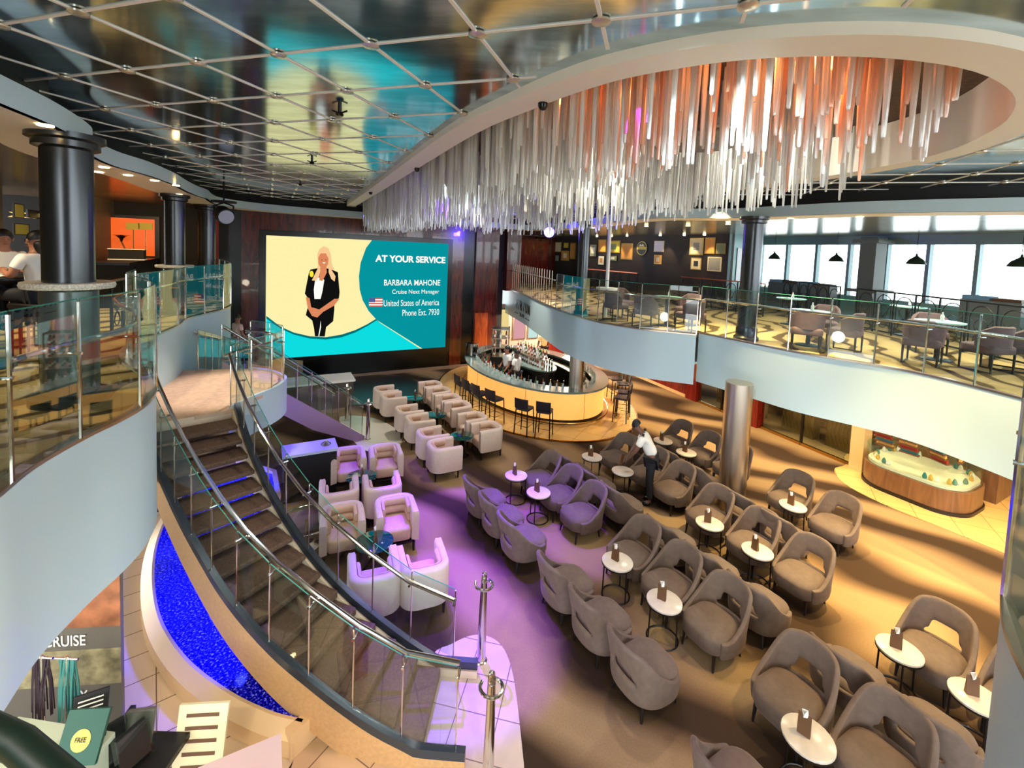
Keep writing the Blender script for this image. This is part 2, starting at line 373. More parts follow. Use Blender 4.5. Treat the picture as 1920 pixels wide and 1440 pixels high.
struct('trim_oval_ring', MB().sweep(rs, closed=True), M_soffit)
# ceiling grid bars and studs
G0 = Vector((-2.68, 3.87)); GI = Vector((.787, -.237)); GJ = Vector((.238, .785))
def inside(p, P):
    c = False; n = len(P)
    for i in range(n):
        a, b = P[i], P[i-1]
        if (a[1] > p[1]) != (b[1] > p[1]) and p[0] < (b[0]-a[0])*(p[1]-a[1])/(b[1]-a[1])+a[0]: c = not c
    return c
def clip_line(p, q, zb):
    n = 120; runs = []; cur = None
    for k in range(n+1):
        s = p.lerp(q, k/n); ok = (not inside(s, cRingO)) and s.y > -1.5
        if ok: cur = [s, s] if cur is None else [cur[0], s]
        if (not ok or k == n) and cur: runs.append(cur); cur = None
    return runs
def gridbar(p, q):
    mb = MB()
    for a, b in clip_line(p, q, 0):
        d = b-a
        if d.length < .1: continue
        mb.box(((a.x+b.x)/2, (a.y+b.y)/2, ZC-.004), (d.length, .025, .008), atan2(d.y, d.x))
    if mb.v: ob('grid_bar', mb, M_bar, ceil, smooth=False)
for i in range(-12, 20): gridbar(G0+GI*i-GJ*6, G0+GI*i+GJ*24)
for j in range(-5, 24): gridbar(G0+GJ*j-GI*12, G0+GJ*j+GI*19)
studs = []
for i in range(-12, 20):
    for j in range(-5, 24):
        p = G0+GI*i+GJ*j
        if p.y > .5 and not inside(p, cRingO) and abs(p.x) < p.y*1.15+.5 and p.y < 19: studs.append(p)
studs.sort(key=lambda p: p.length)
sm = MB().lathe([(.04, 0), (.06, -.006), (.06, -.018), (.035, -.026)], n=12).mesh('grid_stud', M_stud)
for p in studs[:98]: ob('grid_stud', sm, M_stud, ceil, loc=(p.x, p.y, ZC))
mb = MB()
for p in studs[98:]: mb.lathe([(.04, 0), (.06, -.006), (.06, -.018), (.035, -.026)], (p.x, p.y, ZC), n=8)
ob('grid_stud', mb, M_stud, ceil)['kind'] = 'stuff'

# soffits over the side decks: lower ceilings with curved fascias
sL1 = [(-1.6, .3), (-2.9, 1.4), (-3.6, 2.6), (-4.0, 3.55), (-4.32, 4.35), (-4.8, 5.2), (-5.3, 5.75), (-5.75, 6.6), (-5.95, 7.45), (-6.4, 8.6), (-6.95, 9.7), (-7.35, 10.6), (-7.6, 11.3), (-8.1, 12.2), (-8.5, 13.2), (-8.35, 14.3), (-7.6, 15.3), (-6.0, 16.3), (-4.0, 17.4), (-2.0, 18.6), (-.4, 19.8), (.6, 20.2), (1.3, 19.2), (1.95, 17.6), (2.5, 15.0), (2.8, 13.2), (3.3, 11.8), (4.0, 11.15), (4.9, 10.7), (5.5, 9.9), (6.2, 8.9), (7.2, 8.0), (8.6, 7.1), (10.5, 6.2), (14, 5.4)]
cS = cr(V2(sL1), 5); ZS = 5.98
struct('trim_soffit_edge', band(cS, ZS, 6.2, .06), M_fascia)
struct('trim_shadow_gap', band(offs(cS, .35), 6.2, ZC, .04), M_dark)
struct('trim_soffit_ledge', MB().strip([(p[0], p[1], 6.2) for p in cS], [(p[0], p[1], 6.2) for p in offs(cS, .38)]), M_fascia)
cS2 = offs(cS, .75)
struct('ceiling_soffit', MB().strip([(p[0], p[1], ZS) for p in cS], [(p[0], p[1], ZS) for p in cS2]), M_soffit)
outp = [(20, 5), (20, 34), (-16, 34), (-16, .3)]
kR = min(range(len(cS2)), key=lambda i: (cS2[i]-Vector((.9, 19.6))).length)
struct('ceiling_side_deck', MB().prism(xy(cS2[:kR+1])+[(-.4, 34), (-16, 34), (-16, .3)], ZS+.03, ZS+.05), M_ceilw)
struct('ceiling_side_deck', MB().prism(xy(cS2[kR:])+[(20, 5), (20, 34), (-.4, 34)], ZS+.03, ZS+.05), panelmat('ceiling_panel_pale', (.74, .78, .78), .22, .7))

struct('wall_back_unseen', MB().box((3.0, -3.9, 5), (8, .2, 3.4)), M_wall if 'dark_picture_wall' in MATS else M_wall)  # unseen wall behind the viewer, added as a dark reflection for the columns
# ---------------------------------------------------------------- screen wall
P0 = Vector((-2.65, 19.0)); RW = atan2(WD.y, WD.x)
def onwall(s, off, z): p = P0 + WD*s + AD*off; return (p.x, p.y, z)
def wbox(s0, s1, z0, z1, off0, off1):
    return MB().box(onwall((s0+s1)/2, (off0+off1)/2, (z0+z1)/2), (s1-s0, abs(off1-off0), z1-z0), RW)
struct('wall_screen', wbox(-14, 2.6, 0, 6.45, -.5, -.3), M_blackm)
for k, (a, b, m, o) in enumerate([(-8.5, -8.14, M_woodr, 0), (-8.14, -7.5, M_black, -.1), (-7.5, -6.98, M_wood, .05), (.0, .52, M_wood, .05), (.52, 1.1, M_black, -.1), (1.1, 2.2, M_wood, 0)]):
    struct('wall_screen_panel', wbox(a, b, 0, 6.2, -.3, o), m)
struct('wall_screen_header', wbox(-6.98, 0, 5.4, 6.2, -.3, .05), M_wood)
struct('wall_screen_base', wbox(-6.98, 0, 0, .75, -.3, .0), M_black)
struct('baseboard_screen', wbox(-7.5, 1.1, 0, .12, .05, .12), mat('baseboard_stone', (.6, .52, .44), .3))
led = thing('led_screen', 'giant video screen reading AT YOUR SERVICE on the dark wood wall behind the bar', 'screen', onwall(-3.5, .1, .75), 0)
def lobj(name, mb, m, parent=led, **k):
    o = ob(name, mb, m, parent, **k); o.location = -Vector(parent.location) if not parent.parent else o.location; return o
S0, S1, Z0, Z1 = -6.77, -.2, .93, 5.21
lobj('bezel', wbox(S0-.2, S1+.2, Z0-.2, Z1+.18, -.1, .1), M_black)
def em(name, rgb, st=1.0): return mat(name, (0, 0, 0), .6, emit=st*.54, ecol=rgb, spec=.0)
E_cream = em('led_cream', (1, .95, .68), .95); E_teal = em('led_teal', (.02, .60, .64), .9); E_cyan = em('led_cyan', (.05, .87, .88), .95); E_white = em('led_white', (1, 1, .96), 1); E_dteal = em('led_dark_teal', (0, .45, .47), .9)
E_blk = em('led_black', (.07, .07, .07), .9); E_skin = em('led_skin', (.90, .55, .38), .9); E_hair = em('led_hair', (.98, .80, .58), .95); E_red = em('led_red', (.85, .35, .3), .9); E_navy = em('led_navy', (.35, .38, .62), .9); E_yel = em('led_yellow', (.98, .9, .2), 1); E_orange = em('led_orange', (.95, .45, .35), .9)
def Z3(pts): return [onp(400+x/4, 400+y/4, P0, WD) for x, y in pts]
SW = -1
def spoly(name, sz, m, off, parent=led):
    mb = MB(); n = len(sz); mb.add([onwall(s, off, z) for s, z in sz], [tuple(range(n))])
    o = ob(name, mb, m, parent, smooth=False)
    o.location = -Vector(led.location); return o
def clampS(L): return [(min(max(s, S0), S1), min(max(z, Z0), Z1)) for s, z in L]
spoly('picture', [(S0, Z0), (S1, Z0), (S1, Z1), (S0, Z1)], E_cream, .104)
spoly('picture_field', clampS(Z3([(1185, 150), (1140, 260), (1100, 370), (1087, 470), (1093, 570), (1115, 650), (1160, 730), (1220, 797), (1560, 1018), (1800, 1010), (1800, 150)])), E_teal, .108)
spoly('picture_shadow', clampS(Z3([(395, 765), (500, 845), (600, 890), (720, 918), (840, 925), (960, 905), (1060, 872), (1150, 828), (1212, 790), (1260, 830), (1100, 910), (960, 945), (820, 952), (700, 940), (560, 905), (395, 830)])), E_dteal, .107)
spoly('picture_sweep', clampS(Z3([(395, 785), (500, 860), (600, 905), (720, 935), (840, 942), (960, 925), (1060, 890), (1150, 842), (1218, 800), (1545, 1010), (1545, 1100), (395, 1100)])), E_cyan, .110)
# portrait on the screen: flat shapes
FIG = [('picture_figure', E_hair, [(790, 270), (825, 245), (860, 262), (878, 310), (885, 380), (905, 430), (915, 490), (895, 510), (870, 470), (850, 440), (805, 440), (785, 470), (740, 508), (722, 490), (760, 440), (782, 390), (775, 310)]),
       ('picture_figure', E_blk, [(770, 412), (725, 420), (712, 450), (690, 560), (683, 600), (700, 625), (712, 640), (705, 700), (690, 760), (738, 800), (752, 860), (758, 918), (832, 920), (842, 850), (895, 805), (903, 720), (905, 650), (938, 635), (943, 590), (935, 500), (930, 440), (880, 420), (850, 412)]),
       ('picture_figure', E_white, [(760, 500), (770, 480), (815, 480), (828, 500), (815, 580), (800, 640), (755, 640), (750, 570)]),
       ('picture_figure', E_skin, [(783, 330), (800, 300), (840, 300), (860, 340), (856, 380), (843, 405), (848, 440), (815, 505), (790, 500), (800, 405), (785, 380)]),
       ('picture_figure', E_skin, [(690, 625), (718, 632), (730, 700), (790, 718), (880, 655), (905, 638), (940, 640), (900, 690), (820, 735), (775, 778), (735, 765), (705, 710)]),
       ('picture_figure', E_hair, [(785, 400), (800, 420), (790, 470), (765, 505), (735, 500), (760, 450)]), ('picture_figure', E_hair, [(862, 390), (880, 420), (912, 470), (905, 510), (880, 490), (860, 440)]),
       ('picture_figure', E_yel, [(733+16*cos(a*pi/5), 453+24*sin(a*pi/5)) for a in range(10)]), ('picture_figure', E_blk, [(806, 346), (815, 346), (815, 350), (806, 350)]), ('picture_figure', E_blk, [(834, 346), (843, 346), (843, 350), (834, 350)]),
       ('picture_figure', E_white, [(812, 366), (838, 366), (825, 377)]), ('picture_figure', E_white, [(795, 850), (800, 800), (803, 850), (790, 915), (783, 915)])]
for k, (n, m, pts) in enumerate(FIG): spoly(n, Z3(pts), m, .114+.003*k)
for k in range(7):
    a = 632+k*9.3; spoly('flag', Z3([(1162, a), (1264, a), (1264, a+9.3), (1162, a+9.3)]), (E_red if k % 2 == 0 else E_white), .114)
spoly('flag', Z3([(1162, 632), (1208, 632), (1208, 664), (1162, 664)]), E_navy, .117)
def textmesh(txt, size, extr=.0, bold=0):
    c = bpy.data.curves.new('t', 'FONT'); c.body = txt; c.size = size; c.align_x = 'RIGHT'; c.align_y = 'CENTER'; c.extrude = extr; c.offset = bold
    o = bpy.data.objects.new('t', c); COL.objects.link(o); bpy.context.view_layer.update()
    me = bpy.data.meshes.new_from_object(o.evaluated_get(bpy.context.evaluated_depsgraph_get())); bpy.data.objects.remove(o); return me
def fit_text(name, txt, m, p_left, p_right, height, base, wd, off, parent=None, bold=.004, zc=None, toworld=None):
    me = textmesh(txt, 1.0, .001, bold*3); xs = [v.co.x for v in me.vertices]; ys = [v.co.y for v in me.vertices]
    w = max(xs)-min(xs); h = max(ys)-min(ys); sx = (p_right-p_left)/w; sy = height/h
    for v in me.vertices: v.co.x = (v.co.x-min(xs))*sx; v.co.y = (v.co.y-min(ys))*sy
    me.materials.clear(); me.materials.append(m); me.name = name
    o = bpy.data.objects.new(name, me); COL.objects.link(o); return o
def wall_text(name, txt, m, l, r, top, bot, p0, wd, ad, off, parent, bold=.004):
    """l, r, top, bot in wall coordinates"""
    o = fit_text(name, txt, m, l, r, top-bot, bot, wd, off, bold=bold)
    p = p0 + wd*l + ad*off
    Mx = Matrix(((wd.x, 0, ad.x, p.x), (wd.y, 0, ad.y, p.y), (0, 1, 0, bot), (0, 0, 0, 1)))
    o.parent = parent
    o.matrix_local = (Matrix.Translation(-Vector(parent.location)) if parent else Matrix()) @ Mx
    return o
for txt, a, b, bold in [('AT YOUR SERVICE', (1210, 310), (1732, 375), .012), ('BARBARA MAHONE', (1275, 495), (1693, 540), .003), ('Cruise Next Manager', (1335, 570), (1685, 608), 0), ('United States of America', (1272, 648), (1685, 686), 0), ('Phone Ext. 7930', (1412, 720), (1685, 758), 0)]:
    (l, t), (r, bt) = Z3([a])[0], Z3([b])[0]
    (_, t2), = Z3([(b[0], a[1]+ (b[0]-a[0])*.035)])
    wall_text('caption', txt, E_white, l, r, t, bt if bt < t-.1 else t-.25, P0, WD, AD, .125, led, bold)
# ================================================================== COLUMNS, GLASS BALUSTRADES, STAIRS
def column(x, y, r, z0, z1, m, label, cap=True, base=False, ring=None):
    t = thing('column', label, 'column', (x, y, z0))
    h = z1-z0
    ob('shaft', MB().lathe([(r, 0), (r, h)], n=40), m, t)
    if cap: ob('capital', MB().lathe([(r*1.02, h-.16), (r*1.28, h-.14), (r*1.28, h-.08), (r*1.5, h-.06), (r*1.5, h-.005)], n=40), m, t)
    if base: ob('base', MB().lathe([(r*1.3, 0), (r*1.3, .06), (r*1.1, .1), (r*1.1, .25), (r, .3)], n=40), m, t)
    if ring:
        rz, rr = ring
        ob('counter_ring', MB().lathe([(r, rz-.03), (rr, rz-.03), (rr+.01, rz), (rr, rz+.03), (r, rz+.03)], n=40), mat('stone_ring', (.88, .86, .8), .3, noise=.35, nscale=60), t)
        ob('counter_base', MB().lathe([(r*1.12, 0), (r*1.12, rz-.06), (rr*.9, rz-.03)], n=40), M_colbase, t)
        ob('foot_ring', MB().lathe([(r*1.6, 0), (r*1.6, .08), (r*1.2, .1)], n=40), M_dgreen, t)
    return t
M_colbase = mat('column_lower', (.42, .46, .46), .25, .7); M_dgreen = mat('dark_green', (.06, .14, .10), .4)
column(-4.61, 4.72, .205, ZD, 6.0, M_coldark, 'graphite metal column with a speckled stone ring counter at near left', ring=(1.22, .36))
column(-7.82, 10.5, .20, ZD, 5.98, M_coldark, 'graphite metal column with a stone ring counter, second along the left deck', ring=(1.1, .36))
column(-8.97, 13.3, .22, ZD, 5.98, M_coldark, 'dark column farthest back on the left upper deck')
column(5.22, 10.15, .20, ZD, 5.98, M_coldark, 'thick graphite column on the right upper deck nearest the window tables', base=True)
column(1.98, 13.45, .155, ZD, 5.98, M_coldark, 'graphite column on the right upper deck beside the slim white pole', base=True)
column(-.75, 22.9, .25, ZD, 5.95, M_coldark, 'dark column at the far end of the upper deck by the red door')
column(1.95, 13.42, .215, 0, 2.58, M_brushed, 'brushed steel column rising through the oval bar counter', cap=False)
column(4.57, 9.0, .255, 0, 2.58, M_brushed, 'brushed steel column standing on the lounge carpet among the chairs', cap=False)
t = thing('pole', 'slim white pole beside the graphite column on the right deck', 'pole', (2.62, 12.95, ZD))
ob('shaft', MB().lathe([(.05, 0), (.05, 2.72)], n=16), M_white, t); ob('collar', MB().lathe([(.3, .78), (.3, .84)], n=24), M_white, t)

def balustrade(P, zf, step, h, rail_h, label, rail_off, post_full=True, group=None, gm=None, par=None, rail_skip=False, post_r=.014, disc=True, edge=True):
    """P: list of 3D foot points; zf unused when points carry z"""
    P = resample([Vector((p[0], p[1], (p[2] if len(p) > 2 else zf))) for p in P], step)
    t = par or thing('glass_balustrade', label, 'railing', tuple(P[0]), 0, group); o0 = Vector(t.location)
    Q = [p-o0 for p in P]
    N = offs(Q, rail_off)
    for i in range(len(Q)-1):
        a, b = Q[i], Q[i+1]; d = (b-a).normalized(); a2 = a+d*.012; b2 = b-d*.012; nx = Vector((-d.y, d.x, 0)).normalized()*.006
        mb = MB(); H = Vector((0, 0, h)); B = Vector((0, 0, .03))
        mb.add([a2+B-nx, b2+B-nx, b2+H-nx, a2+H-nx, a2+B+nx, b2+B+nx, b2+H+nx, a2+H+nx], [(0, 1, 2, 3), (7, 6, 5, 4), (0, 4, 5, 1), (1, 5, 6, 2), (2, 6, 7, 3), (3, 7, 4, 0)])
        g = ob('glass_panel', mb, gm or M_glass, t, smooth=False)
        if edge: ob('glass_edge', MB().tube([a2+H, b2+H], .006, 4), M_gedge, g)
    for i, p in enumerate(Q):
        q = MB().box((p.x, p.y, p.z+h/2), (.016, .03, h), 0) if not post_full else MB().tube([p, p+Vector((0, 0, h*.98))], post_r, 6)
        po = ob('post', q, M_chrome, t)
        if disc:
            nn = (N[i]-p); nn.z = 0; e = nn.normalized() if nn.length > 1e-6 else Vector((0, 1, 0))
            c = p+Vector((0, 0, rail_h-.06)); ob('clamp', MB().tube([c-e*.02, c+e*(abs(rail_off)-.0)], .014, 8), M_chrome, po)
    if not rail_skip: ob('handrail', MB().tube([p+Vector((0, 0, rail_h)) for p in N], .024, 10), M_chrome, t)
    return t
def sub(P, a, b): return [P[i] for i in range(a, b)]
eL = cr(V2(edgeL), 6)
nearL = [p for p in eL if p.y < 7.3 and p.y > 1.6]
balustrade(offs(nearL, -.0), ZD+.05, .72, 1.17, .78, 'tall curved glass railing at the near left edge of the upper deck', .14)
farL = [p for p in eL if p.y >= 7.2 and p.y < 15.0]
balustrade(farL, ZD+.05, .8, 1.1, .8, 'curved glass railing on the farther left upper deck beyond the landing', .12)
balustrade([p for p in cR1 if p.y < 14.2], ZD+.05, .62, 1.08, .78, 'glass railing along the middle stretch of the right upper deck', .12)
balustrade([p for p in cR2 if p.x > 2.2], ZD+.05, .68, 1.08, .78, 'long glass railing of the right deck sweeping toward the viewer', .12)
# plain steel picket rail over the bar sign
pk = resample([p for p in cR1 if p.y >= 14.2], .32)
t = thing('picket_railing', 'steel picket railing above the bar sign', 'railing', (pk[0].x, pk[0].y, ZD+.05)); o0 = Vector((pk[0].x, pk[0].y))
for p in pk: ob('picket', MB().tube([(p.x-o0.x, p.y-o0.y, 0), (p.x-o0.x, p.y-o0.y, 1.15)], .016, 6), M_brushed, t)
ob('handrail', MB().tube([(p.x-o0.x, p.y-o0.y, .85) for p in offs(pk, .1)], .022, 8), M_brushed, t)
# handrail in front of the viewer, bottom left
t = thing('handrail', 'dark handrail close to the viewer at bottom left', 'railing', (-.82, .64, ZD))
ob('rail', MB().tube([(-.22, .06, 1.03), (.15, -.04, 1.03), (.32, -.11, 1.03), (.7, -.25, 1.03)], .02, 12), M_dgreen, t)
ob('post', MB().tube([(-.22, .06, .06), (-.22, .06, 1.02)], .02, 8), M_dgreen, t); ob('post', MB().tube([(.7, -.25, .06), (.7, -.25, 1.02)], .02, 8), M_dgreen, t)

# ------------------------------------------------------------ main curved stair
ZL = 2.3; NT = 17; RH = ZL/NT
inner = cr(V2([(-4.40, 7.18), (-3.95, 6.70), (-3.43, 6.23), (-2.95, 5.86), (-2.45, 5.55), (-1.95, 5.33), (-1.5, 5.2), (-1.05, 5.11), (-.72, 5.08), (-.25, 5.06)]), 8)
inner = resample(inner, .02); LI = [0]
for a, b in zip(inner, inner[1:]): LI.append(LI[-1]+(b-a).length)
TW = .92
def ip(s, off=0):
    """point at fraction s (0 top .. 1 foot) of the inner line, shifted toward the outer side by off"""
    s = min(1, max(0, s)); off += .2*max(0, 1-s/.45)**1.5*off; k = s*(len(inner)-1); i = min(int(k), len(inner)-2); p = inner[i].lerp(inner[i+1], k-i)
    j0 = max(0, i-4); j1 = min(len(inner)-1, i+5); d = (inner[j1]-inner[j0]).normalized()
    return Vector((p.x + d.y*off, p.y - d.x*off))
SE = .885   # fraction where the last tread nosing falls
st = thing('staircase', 'wide curved open staircase with dark carpeted treads and steel sides', 'staircase', (-.7, 4.6, 0))
def so(name, mb, m, par=None, **k):
    o = ob(name, mb, m, par or st, **k)
    if par is None: o.location = -Vector(st.location)
    return o
for k in range(1, NT):
    z = ZL-k*RH; s0 = (k-1)/(NT-1)*SE; s1 = k/(NT-1)*SE+.012
    secs = []
    poly = [ip(s1+.018, .03), ip(s1+.018, TW), ip(s0, TW), ip(s0, .03)]
    th = .065 if k < 11 else .1
    mb = MB(); n = 6
    q = [ip(s0 + (s1+.015-s0)*j/n, .03) for j in range(n+1)] + [ip(s0 + (s1+.015-s0)*j/n, TW) for j in range(n, -1, -1)]
    mb.prism(xy(q), z-th, z)
    o = so('tread', mb, M_stepcarpet); bv = o.modifiers.new('b', 'BEVEL'); bv.width = .022; bv.segments = 3; bv.limit_method = 'ANGLE'; bv.angle_limit = radians(50)
    if k >= 9:
        mb = MB(); mb.prism(xy([ip(s1, .03), ip(s1, TW), ip(s1-.012, TW), ip(s1-.012, .03)]), max(0, z-RH), z-.03); so('riser', mb, M_stepcarpet)
def stringer(off, th, lo, hi, m, name):
    secs = []
    for i in range(61):
        s = i/60; z = ZL - min(s/SE, 1.02)*(ZL-RH*0)*(NT-1)/NT - 0
        a = ip(s, off); b = ip(s, off+th); zl = max(0.0, z-lo); zh = max(z+hi, .10)
        secs.append([(a.x, a.y, zl), (a.x, a.y, zh), (b.x, b.y, zh), (b.x, b.y, zl)])
    so(name, MB().sweep(secs), m)
stringer(TW, .07, .40, .03, M_string, 'outer_stringer')
stringer(-.05, .08, .34, -.02, M_stringw, 'inner_stringer')
stringer(TW+.005, .07, -.03, .12, M_channel, 'glass_channel')
stringer(-.06, .07, -.0, .1, M_channel, 'glass_channel')
def zs(s): return ZL - min(s/SE, 1.02)*ZL*(NT-1)/NT
def stair_glass(off, s0, s1, step, label, h, rh, roff):
    P = [(*ip(s0+(s1-s0)*i/60, off), max(.1, zs(s0+(s1-s0)*i/60)+.1)) for i in range(61)]
    return balustrade(P, 0, step, h, rh, label, roff, post_r=.009, par=st)
stair_glass(TW+.04, 0.0, .98, .52, 'glass railing with steel handrail on the outer side of the curved stair', .86, .80, .10)
stair_glass(-.02, 0.0, .94, .55, 'glass railing with steel handrail on the lounge side of the curved stair', .86, .80, -.10)
# landing
lp = [(-4.40, 7.18), ip(0, TW*.5), ip(0, TW), (-5.3, 6.35), (-5.95, 7.1), (-6.2, 7.9), (-6.5, 8.8), (-6.75, 9.2), (-5.5, 9.55), (-5.1, 9.45), (-4.75, 9.25), (-4.45, 8.95), (-4.32, 8.55), (-4.32, 8.15), (-4.40, 7.75), (-4.45, 7.4)]
lp = [tuple(p) for p in lp]
ld = thing('stair_landing', 'carpeted half landing with a rounded white rim at the head of the curved stair', 'landing', (-5.4, 8.2, ZL))
def lo_(name, mb, m): o = ob(name, mb, m, ld); o.location = -Vector(ld.location); return o
lo_('carpet', MB().prism(lp, ZL-.06, ZL), M_land)
rim = cr(V2([(-5.5, 9.55), (-5.1, 9.45), (-4.75, 9.25), (-4.45, 8.95), (-4.32, 8.55), (-4.32, 8.15), (-4.40, 7.75), (-4.45, 7.2)]), 5)
lo_('rim_fascia', band(rim, ZL-.62, ZL+.04, -.06), M_fascia)
lo_('front_fascia', MB().prism([(-4.46, 7.2), tuple(ip(0, TW)), tuple(ip(.003, TW)), (-4.43, 7.17)], ZL-.3, ZL-.01), M_stringw)
lo_('underside', MB().prism(lp, ZL-.3, ZL-.25), M_fascia)
balustrade([(p.x, p.y) for p in offs(rim, -.03)], ZL+.03, .5, 1.0, .82, 'curved glass railing round the rim of the stair landing', -.12, post_r=.012, par=ld)
# flight from the landing down to the far right
def straight_flight(top, foot, width, z0, label, face, n=13, glass_h=.85, zb=0):
    top = Vector(top); foot = Vector(foot); d = (foot-top).normalized(); nrm = Vector((-d.y, d.x)); t = thing('staircase', label, 'staircase', (foot.x, foot.y, 0))
    L = (foot-top).length; q = lambda s, w: (top.x+d.x*s+nrm.x*w-foot.x, top.y+d.y*s+nrm.y*w-foot.y)
    for k in range(1, n):
        z = zb+(z0-zb)*(1-k/n); ob('tread', MB().prism([q(L*(k-1)/n, 0), q(L*(k-1)/n, width), q(L*k/n+.03, width), q(L*k/n+.03, 0)], z-.06, z), M_stepcarpet, t, smooth=False)
    for w, m in ((-.06, face), (width, M_stringw)):
        mb = MB(); secs = []
        for s in (0, L*.5, L*.93, L):
            z = zb+(z0-zb)*(1-s/L); a = q(s, w); b = q(s, w+.06); secs.append([(*a, max(0, z-.42)), (*a, z+.1), (*b, z+.1), (*b, max(0, z-.42))])
        ob('stringer', mb.sweep(secs), m, t, smooth=False)
    for w, sgn in ((-.03, 1), (width+.03, -1)):
        P = [(q(s, w)[0]+foot.x, q(s, w)[1]+foot.y, zb+(z0-zb)*(1-s/L)+.1) for s in (0, L*.98)]
        balustrade(P, 0, .42, glass_h, glass_h-.06, label.replace('flight', 'flight side')+(' near side' if sgn == 1 else ' far side'), .09*sgn, post_r=.01, par=t)
    return t
M_purple = mat('stringer_lilac', (.62, .50, .66), .4)
straight_flight((-5.45, 9.35), (-3.75, 11.55), 1.35, ZL-.14, 'far flight of stairs leading down from the landing to the lounge floor', M_purple)
straight_flight((-6.6, 9.45), (-7.75, 13.5), 1.2, ZL-.14, 'rear flight of stairs leading down from the landing behind the person', M_stringw, n=9, zb=.95)
struct('floor_raised_back', MB().prism([(-7.6, 13.5), (-9.6, 13.5), (-9.6, 15.0), (-8.2, 15.8), (-7.2, 15.6)], 0, .94), M_carpet)
# newel posts
def newel(x, y, h, label, rz=0, hook=1):
    t = thing('newel_post', label, 'post', (x, y, 0), rz)
    ob('shaft', MB().lathe([(.075, 0), (.075, .015), (.055, .02), (.052, .3), (.038, h-.1), (.035, h-.04), (.03, h-.03), (.03, h), (.018, h+.004), (.018, h-.01)], n=20), M_chrome, t)
    R = .105
    ob('rail_hook', MB().tube([(R*cos(a)*1.0, R*sin(a)-.0, h-.13-.02*k/14) for k, a in enumerate([(-2.9+5.3*k/14) for k in range(15)])], .017, 10), M_chrome, t)
    return t
newel(-.22, 5.28, 1.12, 'polished steel newel post on the lounge side of the curved stair foot', -.5)
newel(-.06, 3.98, 1.12, 'polished steel newel post nearest the viewer at the curved stair foot', -.7)
newel(-4.62, 12.75, 1.08, 'slim newel post farther from the viewer at the foot of the far flight', 1)
newel(-3.63, 11.55, 1.08, 'slim newel post beside the cream armchairs at the foot of the far flight', 1)
# foot aprons
def slab(name, poly, m, z=.012): return struct(name, MB().prism([tuple(p) for p in poly], 0.001, z), m)
apr = cr(V2([(-.75, 3.9), (-.35, 3.55), (.15, 3.35), (.3, 3.7), (.25, 4.5), (.15, 5.2), (-.02, 5.55), (-.3, 5.65), (-.6, 5.5), (-.85, 5.2)]), 5, True)
slab('floor_stair_foot', apr, tilemat('foot_tile', (.84, .76, .70), (.5, .42, .4), .45, .45, rot=.2))
slab('floor_far_stair_foot', cr(V2([(-4.9, 13.0), (-3.9, 13.0), (-2.9, 12.0), (-2.75, 10.9), (-3.5, 10.9), (-4.2, 11.8)]), 4, True), mat('foot_tile_pale', (.86, .86, .78), .25))

# ------------------------------------------------------------ pool under the stair
outerP = cr(V2([(-6.1, 8.1), (-5.75, 7.2), (-5.2, 6.3), (-4.45, 5.42), (-3.7, 4.82), (-2.95, 4.42), (-2.35, 4.2), (-1.95, 4.12)]), 6)
innerP = [Vector(p) for p in [(-1.75, 4.55), (-2.1, 4.8), (-2.65, 5.35), (-3.25, 6.2), (-3.85, 7.2), (-4.25, 8.2), (-4.8, 9.1), (-5.8, 9.5)]]
pool = thing('pool', 'crescent shaped pool of glowing blue water under the curved stair', 'pool', (-3.6, 5.6, 0))
def po_(name, mb, m, **k): o = ob(name, mb, m, pool, **k); o.location = -Vector(pool.location); return o
din = .17 if (offs(outerP, .17)[9]-Vector((-3.4, 6.2))).length < (offs(outerP, -.17)[9]-Vector((-3.4, 6.2))).length else -.17
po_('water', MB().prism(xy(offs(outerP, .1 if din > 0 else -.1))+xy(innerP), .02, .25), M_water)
din = .17 if (offs(outerP, .17)[9]-Vector((-3.4, 6.2))).length < (offs(outerP, -.17)[9]-Vector((-3.4, 6.2))).length else -.17
secs = [[(p.x, p.y, 0), (p.x, p.y, .18), (q.x, q.y, .27), (r.x, r.y, .27), (r.x, r.y, .12)] for p, q, r in zip(outerP, offs(outerP, din*.72), offs(outerP, din*.9))]
po_('rim', MB().sweep(secs), M_rim)
po_('end_wall', MB().prism([(-1.97, 4.1), (-1.74, 4.46), (-1.80, 4.54), (-2.06, 4.18)], 0, .27), M_rim)
po_('rear_wall', band(innerP[::-1], 0, .31, .08), M_rim)
tilep = xy(offs(outerP, -.75)) + xy(outerP[::-1])
if abs(offs(outerP, -.75)[10].y) > abs(outerP[10].y): tilep = xy(offs(outerP, .75)) + xy(outerP[::-1])
M_poolt = tilemat('pool_tile', (.90, .78, .62), (.5, .38, .3), .42, 1.2, .25, rot=.9)
slab('floor_pool_surround', tilep, M_poolt)
slab('floor_pool_entry', [(-3.0, 2.6), (-3.0, 3.9), (-1.9, 3.75), (-1.95, 4.15), (-1.6, 4.6), (-.6, 4.0), (-.3, 3.6), (-.3, 2.2)], tilemat('entry_tile', (.86, .72, .54), (.5, .4, .3), .5, .5, .25, rot=.5), .01)
for p in resample(offs(outerP, -.45) if abs(offs(outerP, -.75)[10].y) <= abs(outerP[10].y) else offs(outerP, .45), .9)[1:-1]:
    tag(ob('floor_light', MB().lathe([(.035, 0), (.035, .008)], n=12), M_lampon, loc=(p.x, p.y, .012)), 'small round light set in the tiles around the blue pool', 'light', 'floor lights round the pool')
